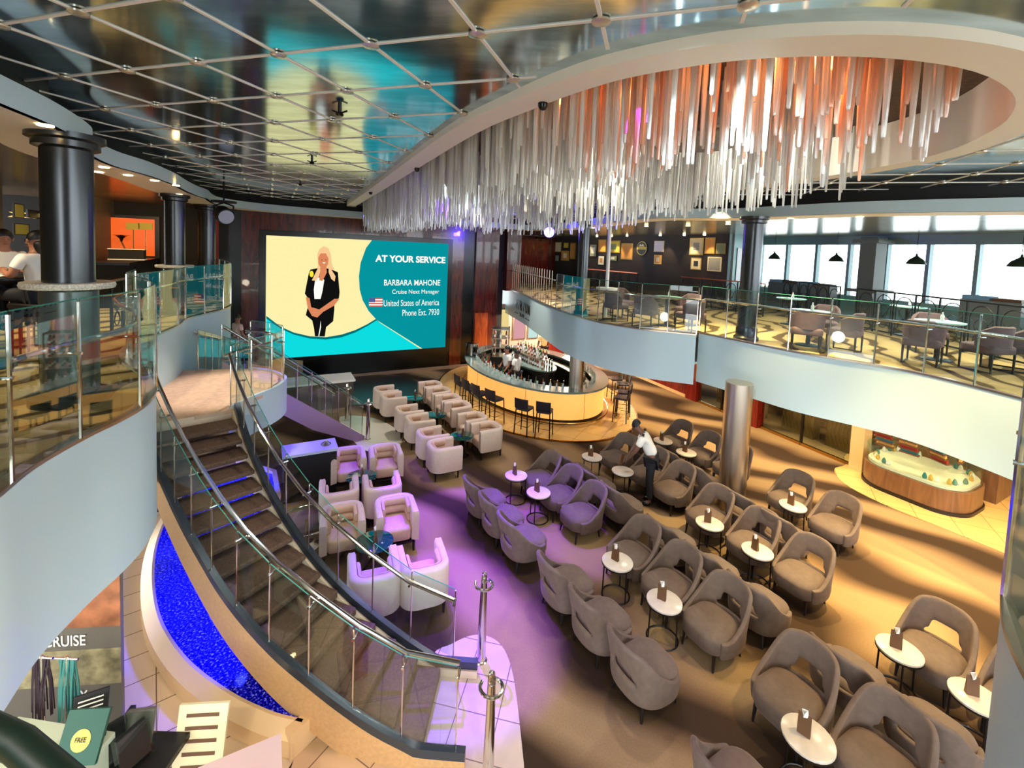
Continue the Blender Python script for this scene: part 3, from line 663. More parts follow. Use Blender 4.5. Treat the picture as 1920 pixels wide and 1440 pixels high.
# ================================================================== LOUNGE FURNITURE
def rrect(w, d, r, n=6, cx=0, cy=0):
    out = []
    for sx, sy, a0 in ((1, 1, 0), (-1, 1, 90), (-1, -1, 180), (1, -1, 270)):
        for k in range(n+1):
            a = radians(a0+90*k/n); out.append((cx+sx*(w/2-r)+r*cos(a), cy+sy*(d/2-r)+r*sin(a)))
    return out
def pad(poly, z0, z1, r=.04, crown=0):
    """cushion: rounded prism"""
    mb = MB(); P = V2(poly)
    if area2(P) < 0: P = P[::-1]
    secs = [(z0, r), (z0+r*.4, r*.3), (z0+r, 0), (z1-r, 0), (z1-r*.4, r*.3), (z1, r), (z1+crown, r*1.7)]
    n = len(P)
    for z, o in secs: mb.v += [(p.x, p.y, z) for p in offs(P, o, True)]
    for i in range(len(secs)-1):
        for k in range(n): mb.f.append((i*n+k, i*n+(k+1) % n, (i+1)*n+(k+1) % n, (i+1)*n+k))
    mb.f.append(tuple(range(n-1, -1, -1))); mb.f.append(tuple((len(secs)-1)*n+k for k in range(n)))
    return mb
def leg_mb(x, y, h, r0=.022, r1=.013, sx=0, sy=0): return MB().tube([(x+sx, y+sy, 0), (x, y, h)], [r1, r0], 8)

# -- velvet lounge chair with arched cut-out (faces +Y)
def velvet_chair():
    t = thing('lounge_chair', 'taupe velvet lounge chair', 'chair', (0, 0, 0))
    seat = pad(rrect(.60, .62, .2, 6, 0, .03), .2, .43, .05, .02)
    so_ = ob('seat', seat, M_velvet, t, ang=60)
    # shell: U shaped back, tall behind, sloping down to the front
    NU, NV = 28, 9; verts = []; hole = set()
    def plan(u):
        a = u*radians(128); ex = 2.6
        x = math.copysign(abs(sin(a))**(2/ex), sin(a))*.335; y = -math.copysign(abs(cos(a))**(2/ex), cos(a))*.33
        return x, y-.0
    zl = [0, .1, .2, .25, .33, .40, .58, .76, .9, 1.0]
    for i in range(NU+1):
        u = -1+2*i/NU; x, y = plan(u); au = abs(u)
        k = min(1, max(0, (au-.34)/.50)); k = k*k*(3-2*k); H = .85*(1-k)+.40*k
        H -= .06*max(0, (au-.12)/.22 if au < .34 else 1)*(1-k)*.6
        for v in zl:
            z = .19+(H-.19)*v; lean = .10*max(0, z-.42)/.4
            tuck = .05*max(0, (.30-z)/.11)
            verts.append((x*(1-lean*.25-tuck), y*(1-tuck) - lean, z))
    n = len(zl); faces = []
    for i in range(NU):
        uc = abs(-1+2*(i+.5)/NU)
        for j in range(n-1):
            if (uc < .19 and j == 4) or (uc < .15 and j == 5): continue
            faces.append((i*n+j, (i+1)*n+j, (i+1)*n+j+1, i*n+j+1))
    bk = ob('backrest', MB().add(verts, faces), M_velvet, t, ang=60)
    m = bk.modifiers.new('s', 'SOLIDIFY'); m.thickness = .055; m.offset = 0
    m = bk.modifiers.new('u', 'SUBSURF'); m.levels = 1; m.render_levels = 2
    for x, y, a, b in ((-.22, .25, -.01, .02), (.22, .25, .01, .02), (-.21, -.22, -.02, -.03), (.21, -.22, .02, -.03)):
        ob('leg', leg_mb(x, y, .21, .024, .013, a, b), M_leg, t)
    return reg(t)
# -- cream tub chair (faces +Y)
def tub_chair():
    t = thing('tub_armchair', 'cream leather tub armchair', 'chair', (0, 0, 0))
    U = [Vector(p) for p in [(-.34, .33), (-.34, .1)]+[(-.34+.22-.22*cos(a), -.12-.22*sin(a)) for a in [radians(15*k) for k in range(1, 6)]]+[(-.12, -.34), (0, -.34), (.12, -.34)]+[(.34-.22+.22*sin(a), -.12-.22*cos(a)) for a in [radians(15*k) for k in range(1, 6)]]+[(.34, .1), (.34, .33)]]
    U = resample(U, .045); In = offs(U, .115)
    if In[len(In)//2].y < U[len(U)//2].y: In = offs(U, -.115)
    mb = MB(); secs = []
    for i, (p, q) in enumerate(zip(U, In)):
        e = .02 if i in (0, len(U)-1) else 0
        m = p.lerp(q, .5); H = .72
        secs.append([(p.x, p.y, .19+e), (p.x, p.y, H-.06), (p.x*.85+q.x*.15, p.y*.85+q.y*.15, H-.015), (m.x, m.y, H-e), (p.x*.15+q.x*.85, p.y*.15+q.y*.85, H-.015), (q.x, q.y, H-.06), (q.x, q.y, .22+e)])
    ob('shell', mb.sweep(secs), M_cream, t, ang=50)
    In2 = [q for q in In if q.y < .12]
    for k, (za, zb) in enumerate(((.43, .56), (.57, .70))):
        O = offs(In2, .05 if offs(In2, .05)[len(In2)//2].y > In2[len(In2)//2].y else -.05); sc = []
        for q, r in zip(In2, O): sc.append([(q.x, q.y, za), (q.x, q.y, zb), (r.x*.6+q.x*.4, r.y*.6+q.y*.4, zb-.005), (r.x, r.y, zb-.04), (r.x, r.y, za+.04), (r.x*.6+q.x*.4, r.y*.6+q.y*.4, za+.005)])
        ob('back_roll', MB().sweep(sc), M_creamseat, t, ang=60)
    ob('seat_cushion', pad(rrect(.46, .52, .08, 4, 0, .06), .22, .43, .035, .012), M_creamseat, t, ang=60)
    ob('base_frame', MB().prism(rrect(.6, .58, .12, 4), .155, .195), M_leg, t)
    for x, y in ((-.27, .26), (.27, .26), (-.25, -.25), (.25, -.25)): ob('leg', leg_mb(x, y, .16, .026, .016), M_leg, t)
    return reg(t)
def bar_stool():
    t = thing('bar_stool', 'black bar stool', 'stool', (0, 0, 0))
    ob('seat', pad(rrect(.40, .40, .05, 3), .68, .74, .015), M_stool, t)
    mb = MB(); secs = []
    for k in range(9):
        x = -.2+.4*k/8; y = -.19-.03*cos(x*pi/.4)
        secs.append([(x, y-.02, .74), (x, y-.05, 1.02), (x, y-.02, 1.02), (x, y+.01, .74)])
    ob('backrest', mb.sweep(secs), M_stool, t)
    for x in (-1, 1):
        for y in (-1, 1): ob('leg', MB().tube([(x*.2, y*.2, 0), (x*.175, y*.175, .69)], .017, 6), M_black, t)
    ob('footrest', MB().tube([(-.19, .19, .26), (.19, .19, .26), (.19, -.19, .26), (-.19, -.19, .26)], .011, 6, closed=True), M_black, t)
    return reg(t)
def side_table():
    t = thing('side_table', 'small round pale topped side table', 'table', (0, 0, 0))
    top = ob('table_top', MB().lathe([(.215, .5), (.225, .505), (.225, .525), (.215, .53)], n=28), M_marble, t)
    ob('rim', MB().lathe([(.2, .485), (.228, .485), (.228, .504), (.2, .504)], n=28), M_leg, top)
    for k in range(3):
        a = radians(90+120*k); ob('leg', MB().tube([(.19*cos(a), .19*sin(a), .49), (.2*cos(a), .2*sin(a), .01)], .011, 6), M_leg, t)
    ob('base_ring', MB().tube([(.2*cos(2*pi*k/20), .2*sin(2*pi*k/20), .012) for k in range(20)], .01, 6, closed=True), M_leg, t)
    return reg(t)
def menu_holder():
    t = thing('menu_stand', 'brown drinks menu stand', 'menu', (0, 0, 0))
    ob('card', MB().add([(-.055, -.025, 0), (.055, -.025, 0), (.055, 0, .2), (-.055, 0, .2), (-.055, .025, 0), (.055, .025, 0)], [(0, 1, 2, 3), (5, 4, 3, 2), (0, 3, 4), (1, 5, 2), (0, 4, 5, 1)]), M_menu, t, smooth=False)
    ob('napkin', MB().add([(-.03, -.004, .17), (.01, .02, .17), (.03, 0, .235), (-.02, 0, .25), (0, .03, .22)], [(0, 1, 2), (0, 3, 2), (1, 4, 2), (0, 1, 4, 3)]), M_paper, t, smooth=False)
    return reg(t)
def green_table():
    t = thing('cocktail_table', 'round dark green topped table on a black pedestal', 'table', (0, 0, 0))
    ob('table_top', MB().lathe([(.27, .475), (.285, .485), (.285, .5), (.27, .505)], n=32), M_green, t)
    ob('pedestal', MB().lathe([(.18, 0), (.19, .02), (.12, .06), (.06, .2), (.05, .4), (.09, .475)], n=24), M_black, t)
    return reg(t)
PC, PT, PS, PTb, PM, PG = velvet_chair(), tub_chair(), bar_stool(), side_table(), menu_holder(), green_table()
USED = set()
def place(proto, x, y, ang, label, group=None, z=0):
    """ang: direction faced, degrees from +X"""
    rz = radians(ang-90)
    if proto.name in USED: return dup(proto, (x, y, z), rz, label, group)
    USED.add(proto.name); proto.location = (x, y, z); proto.rotation_euler = (0, 0, rz); proto['label'] = label
    if group: proto['group'] = group
    return proto
RT, LT = 29, 209    # faces right-back / left-front
G1 = 'velvet lounge chairs in rows on the carpet'
for x, y, a, lb in [
    (-.36, 8.27, RT, 'velvet chair seen from behind, farthest back in the left row by the violet light'), (-.03, 7.72, RT, 'velvet chair seen from behind, middle of the three in the back left row'), (.32, 7.15, RT, 'velvet chair seen from behind, nearest of the three in the back left row'),
    (.66, 9.15, LT, 'velvet chair facing left, farthest of the violet lit trio across the little tables'), (1.02, 8.55, LT, 'velvet chair facing left, middle of the violet lit trio'), (1.36, 7.93, LT, 'violet seated velvet chair facing left with arched opening, nearest of its trio'),
    (1.44, 9.53, RT, 'velvet chair facing right, back to back with the farthest violet lit chair'), (1.83, 8.92, RT, 'velvet chair facing right, back to back with the middle violet lit chair'), (2.19, 8.28, RT, 'velvet chair facing right, just left of the standing waiter'),
    (2.50, 10.30, LT, 'velvet chair facing left behind the table the waiter clears'), (3.02, 9.58, LT, 'velvet chair mostly hidden behind the waiter'), (3.33, 8.92, LT, 'velvet chair facing left directly right of the waiter'),
    (3.28, 10.68, RT, 'velvet chair facing right behind the waiter, backed onto another'), (3.78, 9.98, RT, 'velvet chair facing right, second from the waiter toward the steel column'), (4.08, 9.33, RT, 'velvet chair facing right, nearest the viewer left of the steel column'),
    (4.22, 11.35, LT, 'velvet chair with arched back in warm light, farthest chair beside the bar walkway'), (4.62, 10.65, LT, 'velvet chair in warm light second along the walkway'), (5.02, 10.0, LT, 'velvet chair half hidden behind the steel column'),
    (.92, 6.18, RT, 'velvet chair seen from behind, farthest of the middle left row of three'), (1.29, 5.56, RT, 'velvet chair seen from behind, middle of the middle left row'), (1.66, 4.93, RT, 'large velvet chair seen from behind, nearest of the middle left row'),
    (1.98, 6.85, LT, 'velvet chair facing left, farthest of the middle trio behind the little tables'), (2.36, 6.22, LT, 'velvet chair facing left, middle of the middle trio'), (2.72, 5.58, LT, 'velvet chair facing left with dark arched opening, nearest of the middle trio'),
    (2.76, 7.22, RT, 'velvet chair facing right, farthest of the backed row in the middle'), (3.14, 6.56, RT, 'velvet chair facing right, middle of the backed row'), (3.50, 5.94, RT, 'yellow lit velvet chair facing right, nearest end of the backed row'),
    (3.66, 8.00, LT, 'velvet chair facing left in front of the steel column'), (4.06, 7.26, LT, 'velvet chair facing left, second from the steel column'), (4.44, 6.54, LT, 'velvet chair facing left with arched back, third from the steel column'),
    (4.50, 8.20, RT, 'velvet chair turned away behind the steel column chair'), (4.80, 7.55, RT, 'velvet chair turned away, its back to the second chair from the steel column'),
    (5.56, 8.72, LT, 'lone velvet chair facing left beside the right hand table'), (5.86, 7.90, LT, 'lone velvet chair with pale arched opening on the right side of the lounge'),
    (2.16, 3.72, RT, 'velvet chair cut by the bottom edge of the picture, seen from behind'), (3.14, 4.62, LT, 'large velvet chair facing left at the bottom, behind the nearest table'), (3.58, 3.98, LT, 'largest velvet chair in the bottom right corner, facing left'),
    (3.98, 4.92, RT, 'velvet chair facing right, backed against the large bottom chair'), (4.36, 4.30, RT, 'velvet chair facing right at the lower right corner'),
    (5.22, 5.25, LT, 'velvet chair in warm light at the right behind the two bright tables'), (5.62, 4.60, LT, 'velvet chair at the far right edge partly hidden by the white balcony')]:
    place(PC, x, y, a, lb, G1)
k = 0
for x, y, lb in [(.19, 8.93, 'by the farthest left chairs under violet light'), (.61, 8.31, 'between the two back rows, nearer the viewer'), (1.88, 9.92, 'with a tall menu, nearest the bar'), (2.42, 9.3, 'the waiter is bending over'),
                 (3.8, 10.97, 'farthest right beside the walkway'), (4.14, 10.35, 'left of the steel column in warm light'), (1.68, 6.46, 'in the middle of the lounge'), (2.13, 5.72, 'just nearer than the one in the middle of the lounge'),
                 (3.49, 7.53, 'left below the steel column'), (3.94, 6.84, 'right of centre before the arched chair'), (5.32, 8.21, 'between the two lone right hand chairs'), (2.96, 4.07, 'nearest the viewer at the bottom'),
                 (4.7, 5.11, 'in bright yellow light at lower right'), (5.04, 4.55, 'at the lower right edge beside the white balcony')]:
    place(PTb, x, y, 10*k, 'small round pale table ' + lb, 'small round side tables'); k += 1
    if 'waiter' in lb: continue
    place(PM, x-.03, y+.02, 200+13*(k % 5), 'menu on table ' + lb, 'menu stands on side tables', z=.531)
G2 = 'cream tub armchairs'
for x, y, a, lb in [
    (-3.79, 13.66, RT, 'cream tub armchair, farthest of the left line near the video screen'), (-3.40, 13.05, RT, 'cream tub armchair, second of the left line from the video screen'), (-2.70, 12.0, RT, 'cream tub armchair, third of the left line'),
    (-2.28, 11.36, RT, 'cream tub armchair, fourth of the left line'), (-1.80, 10.50, RT, 'cream tub armchair, fifth of the left line'), (-1.43, 9.88, RT, 'cream tub armchair, nearest of the left line with its curved back to us'),
    (-2.53, 14.35, LT, 'cream tub armchair, farthest of the right line near the bar'), (-2.17, 13.75, LT, 'cream tub armchair, second of the right line'), (-1.78, 13.1, LT, 'cream tub armchair, third of the right line'), (-1.42, 12.5, LT, 'cream tub armchair, fourth of the right line'),
    (-.93, 11.65, LT, 'cream tub armchair, fifth of the right line'), (-.52, 11.02, LT, 'cream tub armchair, nearest of the right line facing left'),
    (-3.30, 9.25, -68, 'cream tub armchair left of the slim newel post, facing us'), (-2.60, 9.48, -68, 'cream tub armchair right of the slim newel post, facing us'),
    (-2.98, 7.92, 112, 'cream tub armchair with its back to us, left below the green table'), (-2.28, 8.16, 112, 'cream tub armchair with its back to us, right below the green table'),
    (-2.62, 7.12, -68, 'cream tub armchair facing us behind the stair glass, left of a pair'), (-1.84, 7.42, -68, 'cream tub armchair facing us with a deep seat, right of a pair'),
    (-1.74, 5.95, 112, 'cream tub armchair nearest the stair, its back to us'), (-1.12, 6.15, 112, 'cream tub armchair nearest the newel post, its back to us')]:
    place(PT, x, y, a, lb, G2)
for x, y, lb in [(-2.86, 13.5, 'farthest between the two lines of cream chairs'), (-1.98, 12.2, 'midway between the two lines of cream chairs'), (-1.12, 10.85, 'nearest between the two lines of cream chairs'), (-2.84, 8.68, 'by the two cream chairs facing us'), (-1.98, 6.72, 'among the chairs beside the stair')]:
    place(PG, x, y, 0, 'round dark green table ' + lb, 'green cocktail tables')
    place(PM, x+.02, y, 205, 'brown menu stand on the green table ' + lb, 'menu stands on green tables', z=.506)

# ================================================================== BAR
BC = Vector((.7, 16.0)); BU = Vector((-.45, .893)); BV = Vector((.893, .45))
def ell(a, b, n=64): return [BC+BU*(a*cos(2*pi*k/n))+BV*(b*sin(2*pi*k/n)) for k in range(n)]
slab('floor_bar_platform', ell(4.35, 3.05), M_tilebar, .05)
struct('trim_bar_platform', MB().sweep([[(p.x, p.y, .0), (p.x, p.y, .055), (q.x, q.y, .055), (q.x, q.y, 0)] for p, q in zip(ell(4.35, 3.05), ell(4.39, 3.09))], closed=True), M_brass)
bar = thing('bar_counter', 'long oval bar with a glass green counter and glowing amber front', 'bar', (BC.x, BC.y, .05))
def bo(name, mb, m): o = ob(name, mb, m, bar); o.location = (-BC.x, -BC.y, -.05); return o
def ring(a0, b0, a1, b1, z0, z1): return MB().sweep([[(p.x, p.y, z0), (p.x, p.y, z1), (q.x, q.y, z1), (q.x, q.y, z0)] for p, q in zip(ell(a0, b0), ell(a1, b1))], closed=True)
bo('counter_top', ring(3.4, 2.15, 2.85, 1.6, 1.0, 1.06), M_bartop)
bo('front_panel', ring(3.27, 2.02, 3.2, 1.95, .2, 1.0), M_barglow)
bo('inner_panel', ring(3.19, 1.94, 2.95, 1.7, .06, 1.0), M_blackm)
bo('plinth', ring(3.24, 1.99, 3.1, 1.85, .05, .2), M_leg)
bo('foot_rail', MB().tube([(p.x, p.y, .16) for p in ell(3.42, 2.17)], .022, 8, closed=True), M_brass)
for kk in range(0, 64, 8):
    p, q = ell(3.275, 2.025)[kk], ell(3.285, 2.035)[kk]; bo('panel_seam', MB().tube([(q.x, q.y, .2), (q.x, q.y, 1.0)], .006, 4), M_brass)
bo('work_counter', ring(2.8, 1.55, 2.45, 1.2, .84, .88), M_brushed)
isl = thing('back_bar', 'central back bar island with dark fridges and a pale top under bottles', 'cabinet', (BC.x, BC.y, .05))
def io(name, mb, m): o = ob(name, mb, m, isl); o.location = (-BC.x, -BC.y, -.05); return o
io('cabinet', MB().prism(xy(ell(1.30, .55, 32)), .05, 1.1), M_blackm); io('top', MB().prism(xy(ell(1.38, .63, 32)), 1.1, 1.15), M_bartop)
io('shelf', MB().prism(xy(ell(1.05, .3, 32)), 1.4, 1.43), M_brushed)
for u in (-.9, 0, .9): p = BC+BU*u; io('shelf_post', MB().tube([(p.x, p.y, 1.15), (p.x, p.y, 1.42)], .02, 6), M_chrome)
for u in (-.75, -.2, .35):
    p = BC+BU*u-BV*.52; io('fridge_door', MB().box((p.x, p.y, .6), (.5, .03, .8), atan2(BU.y, BU.x)), M_black)
def bottle(cn, rgb):
    m = mat('bottle_'+cn, rgb, .1, coat=.6)
    t = ob('bottle', MB().lathe([(.034, 0), (.036, .02), (.036, .17), (.03, .2), (.013, .225), (.013, .29)], n=10), m)
    tag(t, 'bottle', 'bottle'); ob('cap', MB().lathe([(.015, .27), (.015, .305)], n=8), M_brass, t); ob('bottle_label', MB().lathe([(.0368, .05), (.0368, .13)], n=10), M_paper, t); return reg(t)
BT = [bottle(*a) for a in (('amber', (.62, .32, .08)), ('green', (.1, .35, .15)), ('clear', (.8, .84, .82)), ('dark', (.14, .07, .05)), ('red', (.55, .1, .08)))]
def glass_thing():
    t = ob('drinking_glass', MB().lathe([(.028, 0), (.03, .003), (.036, .12), (.034, .12), (.028, .008)], n=12), glassmat('clear_glass', (.93, .96, .96), .25, .02, .25)); return reg(tag(t, 'glass', 'glass'))
GL = glass_thing()
def put(proto, p, z, label, group):
    return place(proto, p.x, p.y, 90, label, group, z)
for k in range(30):
    u = -1.1+2.2*(k//2)/14; put(BT[k % 5], BC+BU*u+BV*((k % 2)*.36-.18), 1.15, 'spirit bottle standing on the central back bar top', 'bottles on the back bar top')
for k in range(18):
    u = -.85+1.7*(k//2)/8; put(BT[(k*3+1) % 5], BC+BU*u+BV*((k % 2)*.2-.1), 1.43, 'spirit bottle on the raised shelf of the back bar', 'bottles on the raised back bar shelf')
for k in range(44):
    a = radians(110+k*5.4); u, v = 2.95*cos(a), 1.72*sin(a)
    p = BC+BU*u+BV*v
    if (p-Vector((1.95, 13.42))).length > .36: put(GL, p, 1.06, 'clear glass standing on the inner edge of the bar counter', 'glasses on the bar counter')
for k in range(26):
    a = radians(125+k*7.4); p = BC+BU*(2.62*cos(a))+BV*(1.38*sin(a)); put(BT[(k*2) % 5], p, .88, 'bottle on the steel work counter inside the bar', 'bottles on the bar work counter')
for x, y, lb in [(-1.50, 14.25, 'black bar stool, farthest left at the amber bar'), (-1.2, 13.82, 'black bar stool, second from the left at the bar'), (-.86, 13.35, 'black bar stool, third from the left at the bar'), (-.42, 12.92, 'black bar stool, fourth from the left at the bar'),
                 (.42, 12.25, 'black bar stool, left of the front pair'), (.96, 12.1, 'black bar stool, right of the front pair'), (3.62, 15.6, 'black bar stool behind the right end of the bar, farthest'), (3.72, 15.0, 'black bar stool at the right end of the bar, second farthest'),
                 (3.55, 14.05, 'bar stool at the right end of the bar near the glossy tiles'), (3.35, 13.5, 'bar stool at the right end of the bar, nearest the viewer')]:
    d = BC+BU*max(-2, min(2, (Vector((x, y))-BC).dot(BU)*.6))-Vector((x, y)); place(PS, x, y, math.degrees(atan2(d.y, d.x)), lb, 'bar stools', z=.05)
# tower of bottles, coffee machine behind the bar
tw = thing('display_shelf', 'tall glass shelf tower full of bottles behind the left end of the bar', 'shelf', (-.45, 17.6, .05))
for z in (.9, 1.25, 1.6, 1.95): ob('shelf', MB().prism(rrect(.7, .7, .1), z, z+.02), M_brushed, tw)
for x in (-.32, .32):
    for y in (-.32, .32): ob('post', MB().tube([(x, y, 0), (x, y, 2.0)], .02, 6), M_chrome, tw)
ob('cabinet', MB().prism(rrect(.74, .74, .1), 0, .9), M_blackm, tw)
for z in (.97, 1.32, 1.67):
    for i in range(3):
        for j in range(3): put(BT[(i*2+j) % 5], Vector((-.67+.22*i, 17.38+.22*j)), z, 'bottle on the tall shelf tower behind the bar', 'bottles on the shelf tower')
cm = thing('coffee_machine', 'silver coffee machine at the left end of the bar counter', 'machine', (-1.49, 16.9, 1.11), .9)
ob('body', MB().prism(rrect(.4, .35, .1), 0, .42), M_chrome, cm); ob('drip_tray', MB().box((0, -.25, .03), (.3, .18, .05)), M_blackm, cm); ob('spout', MB().tube([(0, -.17, .3), (0, -.27, .28), (0, -.27, .22)], .02), M_black, cm)

# ================================================================== LOWER RIGHT WALL, KIOSK
PW = Vector((8.55, 11.1)); PD = Vector((-.39, .921)).normalized(); PN = Vector((-PD.y, PD.x))   # normal toward the room
def wseg(s0, s1, z0, z1, o0, o1):
    c = PW+PD*((s0+s1)/2)+PN*((o0+o1)/2); return MB().box((c.x, c.y, (z0+z1)/2), (abs(s1-s0), abs(o1-o0), z1-z0), atan2(PD.y, PD.x))
M_creamwall = mat('cream_wall', (.88, .74, .54), .5)
struct('wall_right_pillar', wseg(-.3, 0, 0, 2.55, -.2, .1), M_creamwall)
struct('wall_right_pier', wseg(2.62, 2.98, 0, 2.55, -.2, .1), M_woodr)
struct('wall_right_pier', wseg(5.1, 5.6, 0, 2.55, -.2, .06), M_woodr)
struct('wall_right_lower', wseg(5.6, 13, 0, 2.55, -.2, 0), M_woodr)
struct('trim_right_frame', MB().add(*[(lambda m: (m.v, m.f))(wseg(6.2, 8.6, .5, .56, 0, .05))][0]), M_creamwall)
struct('trim_right_frame', wseg(6.2, 8.6, 1.6, 1.66, 0, .05), M_creamwall)
struct('trim_right_frame', wseg(6.2, 6.26, .56, 1.6, 0, .05), M_creamwall); struct('trim_right_frame', wseg(8.54, 8.6, .56, 1.6, 0, .05), M_creamwall)
struct('wall_shop_back', wseg(-.7, 5.6, 0, 2.55, -2.2, -2.1), mat('shop_back', (.62, .45, .26), .6))
struct('baseboard_right', wseg(5.6, 13, 0, .1, 0, .04), M_creamwall)
nd = 1
for a, b in ((0, 1.3), (1.3, 2.62), (2.98, 4.04), (4.04, 5.1)):
    d = struct('door_%d' % nd, wseg(a+.03, b-.03, .03, 2.5, -.05, -.04), M_glass); nd += 1
    ob('door_frame', wseg(a, a+.05, 0, 2.55, -.08, -.01), M_leg, d); ob('door_rail', wseg(a, b, 0, .08, -.08, -.01), M_brass, d)
    c = PW+PD*((a+b)/2)+PN*-.9
    t = thing('display_cabinet', 'patterned metal screen cabinet seen through glass door', 'cabinet', (c.x, c.y, 0), atan2(PD.y, PD.x), 'display cabinets behind the glass doors')
    ob('body', MB().box((0, 0, .75), (b-a-.35, .3, 1.5)), mat('bronze_cabinet', (.42, .34, .18), .4, .3), t)
    mb = MB()
    for i in range(9):
        x = (b-a-.35)*(-.5+(i+.5)/9); mb.tube([(x-.05, .16, .1), (x+.05, .16, .5), (x-.05, .16, .9), (x+.05, .16, 1.5)], .012, 5)
    ob('lattice', mb, M_brass, t)
slab('floor_kiosk_tiles', cr(V2([(8.5, 11.2), (8.0, 10.9), (7.75, 10.2), (7.95, 9.4), (8.45, 8.6), (9.2, 7.4), (10.2, 6.0), (13, 5.6), (13, 12), (9.4, 12.0)]), 4, True), M_tilebar)
KC = (9.27, 9.98)
ks = thing('display_kiosk', 'curved wooden sales kiosk with a lit glass case of goods on top', 'counter', (KC[0], KC[1], .012), radians(29))
ob('base', MB().prism(rrect(1.65, 1.9, .6, 8), 0, .5), woodmat('kiosk_wood', (.40, .27, .17), (.50, .35, .23), .35, .2), ks)
ob('plinth', MB().prism(rrect(1.7, 1.95, .6, 8), 0, .07), M_leg, ks)
ob('case_glass', MB().sweep([[(p[0], p[1], .5), (p[0], p[1], .88), (q[0], q[1], .88), (q[0], q[1], .5)] for p, q in zip(rrect(1.6, 1.85, .58, 8), rrect(1.56, 1.81, .56, 8))], closed=True), M_glass, ks)
ob('case_floor', MB().prism(rrect(1.5, 1.75, .5, 8), .5, .56), mat('case_lit', (.92, .89, .80), .5, emit=.06), ks); ob('case_top', MB().prism(rrect(1.6, 1.85, .58, 8), .88, .9), M_glass, ks)
import itertools
def kpt(x, y, z=0): v = Matrix.Rotation(radians(29), 3, 'Z') @ Vector((x, y, z)); return (KC[0]+v.x, KC[1]+v.y, z+.012)
KM = [mat('goods_'+n, c, .5) for n, c in (('gold', (.85, .66, .3)), ('teal', (.2, .5, .5)), ('red', (.7, .18, .12)), ('brown', (.4, .25, .15)))]
rk = None
for k, (x, y) in enumerate([(-.55, .5), (-.55, .05), (-.42, -.42), (.05, -.62), (.48, -.6)]):
    t = thing('rack', 'tiered rack of small boxed goods on top of the kiosk', 'rack', kpt(x, y, .9), radians(29+[90, 90, 70, 10, 0][k]), 'tiered racks on the kiosk')
    for j in range(4): ob('tier', MB().box((0, .05*j, .05+.1*j), (.34, .1, .03)), KM[3], t); ob('goods', MB().box((0, .05*j, .09+.1*j), (.3, .05, .055)), KM[(k+j) % 3], t)
for k in range(26):
    a = 2*pi*k/26; pth = rrect(1.3, 1.55, .5, 8); p = pth[int(k*len(pth)/26)]
    tag(ob('trinket', MB().lathe([(.03, 0), (.045, .03), (.03, .09), (.015, .12)], n=8), KM[k % 2] if k % 3 else M_paper, loc=kpt(p[0], p[1], .565)), 'small ornament inside the lit glass case of the kiosk', 'ornament', 'ornaments in the kiosk case')
pd_ = thing('counter', 'plain wooden counter wing to the right of the kiosk', 'counter', (10.95, 10.05, .012), radians(29)); ob('body', MB().box((0, 0, .45), (1.3, .5, .9)), MATS['kiosk_wood'], pd_); ob('top', MB().box((0, 0, .92), (1.35, .55, .04)), M_creamwall, pd_)
struct('wall_far_right_lower', MB().box((13.2, 12, 1.3), (.2, 16, 2.6)), M_creamwall)
# far wall behind the bar
struct('wall_behind_bar', wbox(2.2, 10.5, 0, 2.55, -.9, -.8), mat('pale_pink_wall', (.80, .68, .62), .5))
for s0, s1, m, nm in ((1.15, 1.75, M_woodo, 'wall_bar_door'), (5.2, 7.5, M_woodr, 'wall_bar_panel')): struct(nm, wbox(s0, s1, 0, 2.3, -.2 if s0 < 2 else -.79, .03 if s0 < 2 else -.7), m)
for k, (s0, s1, z0, z1, m) in enumerate([(2.5, 3.2, 1.1, 2.3, em('lit_cream', (1, .9, .6), .8)), (3.5, 4.1, .9, 2.2, em('lit_pink', (.95, .7, .72), .75)), (4.3, 4.8, .9, 2.2, em('lit_sky', (.8, .93, .9), .9))]):
    o = thing('light_box', ['cream', 'pink', 'pale blue'][k]+' backlit panel on the wall behind the bar', 'panel', onwall((s0+s1)/2, -.72, z0)); f = ob('frame', wbox(s0-.05, s1+.05, z0-.05, z1+.05, -.79, -.73), M_brushed, o); f.location = -Vector(o.location); f = ob('lit_face', wbox(s0, s1, z0, z1, -.73, -.72), m, o); f.location = -Vector(o.location)
# stage disc before the screen
slab('floor_stage', [(-4.9+1.75*cos(a), 15.75+1.75*sin(a)) for a in [2*pi*k/48 for k in range(48)]], M_stage, .03)
# ================================================================== RIGHT UPPER DECK
WP0 = Vector((10.5, 19.4)); WDN = Vector((.33, -.944)).normalized(); WNN = Vector((-WDN.y, WDN.x))*-1   # toward the room
def vseg(p0, d, nrm, s0, s1, z0, z1, o0, o1):
    c = p0+d*((s0+s1)/2)+nrm*((o0+o1)/2); return MB().box((c.x, c.y, (z0+z1)/2), (abs(s1-s0), abs(o1-o0), z1-z0), atan2(d.y, d.x))
M_mull = mat('window_mullion', (.50, .60, .62), .4, .3); M_tealw = mat('pale_teal_wall', (.62, .80, .82), .5)
struct('wall_window_header', vseg(WP0, WDN, WNN, -.3, 16, 5.72, 6.05, -.15, .1), M_mull)
struct('wall_window_sill', vseg(WP0, WDN, WNN, -.3, 16, 3.25, 3.95, -.15, .1), M_tealw)
pos = [-.15, 1.12, 2.36, 3.56, 4.75, 5.9, 7.06, 8.25, 9.45, 10.65, 11.85, 13.05]
for k, s in enumerate(pos): struct('trim_mullion', vseg(WP0, WDN, WNN, s-.05, s+.05, 3.95, 5.72, -.1, .08), M_mull)
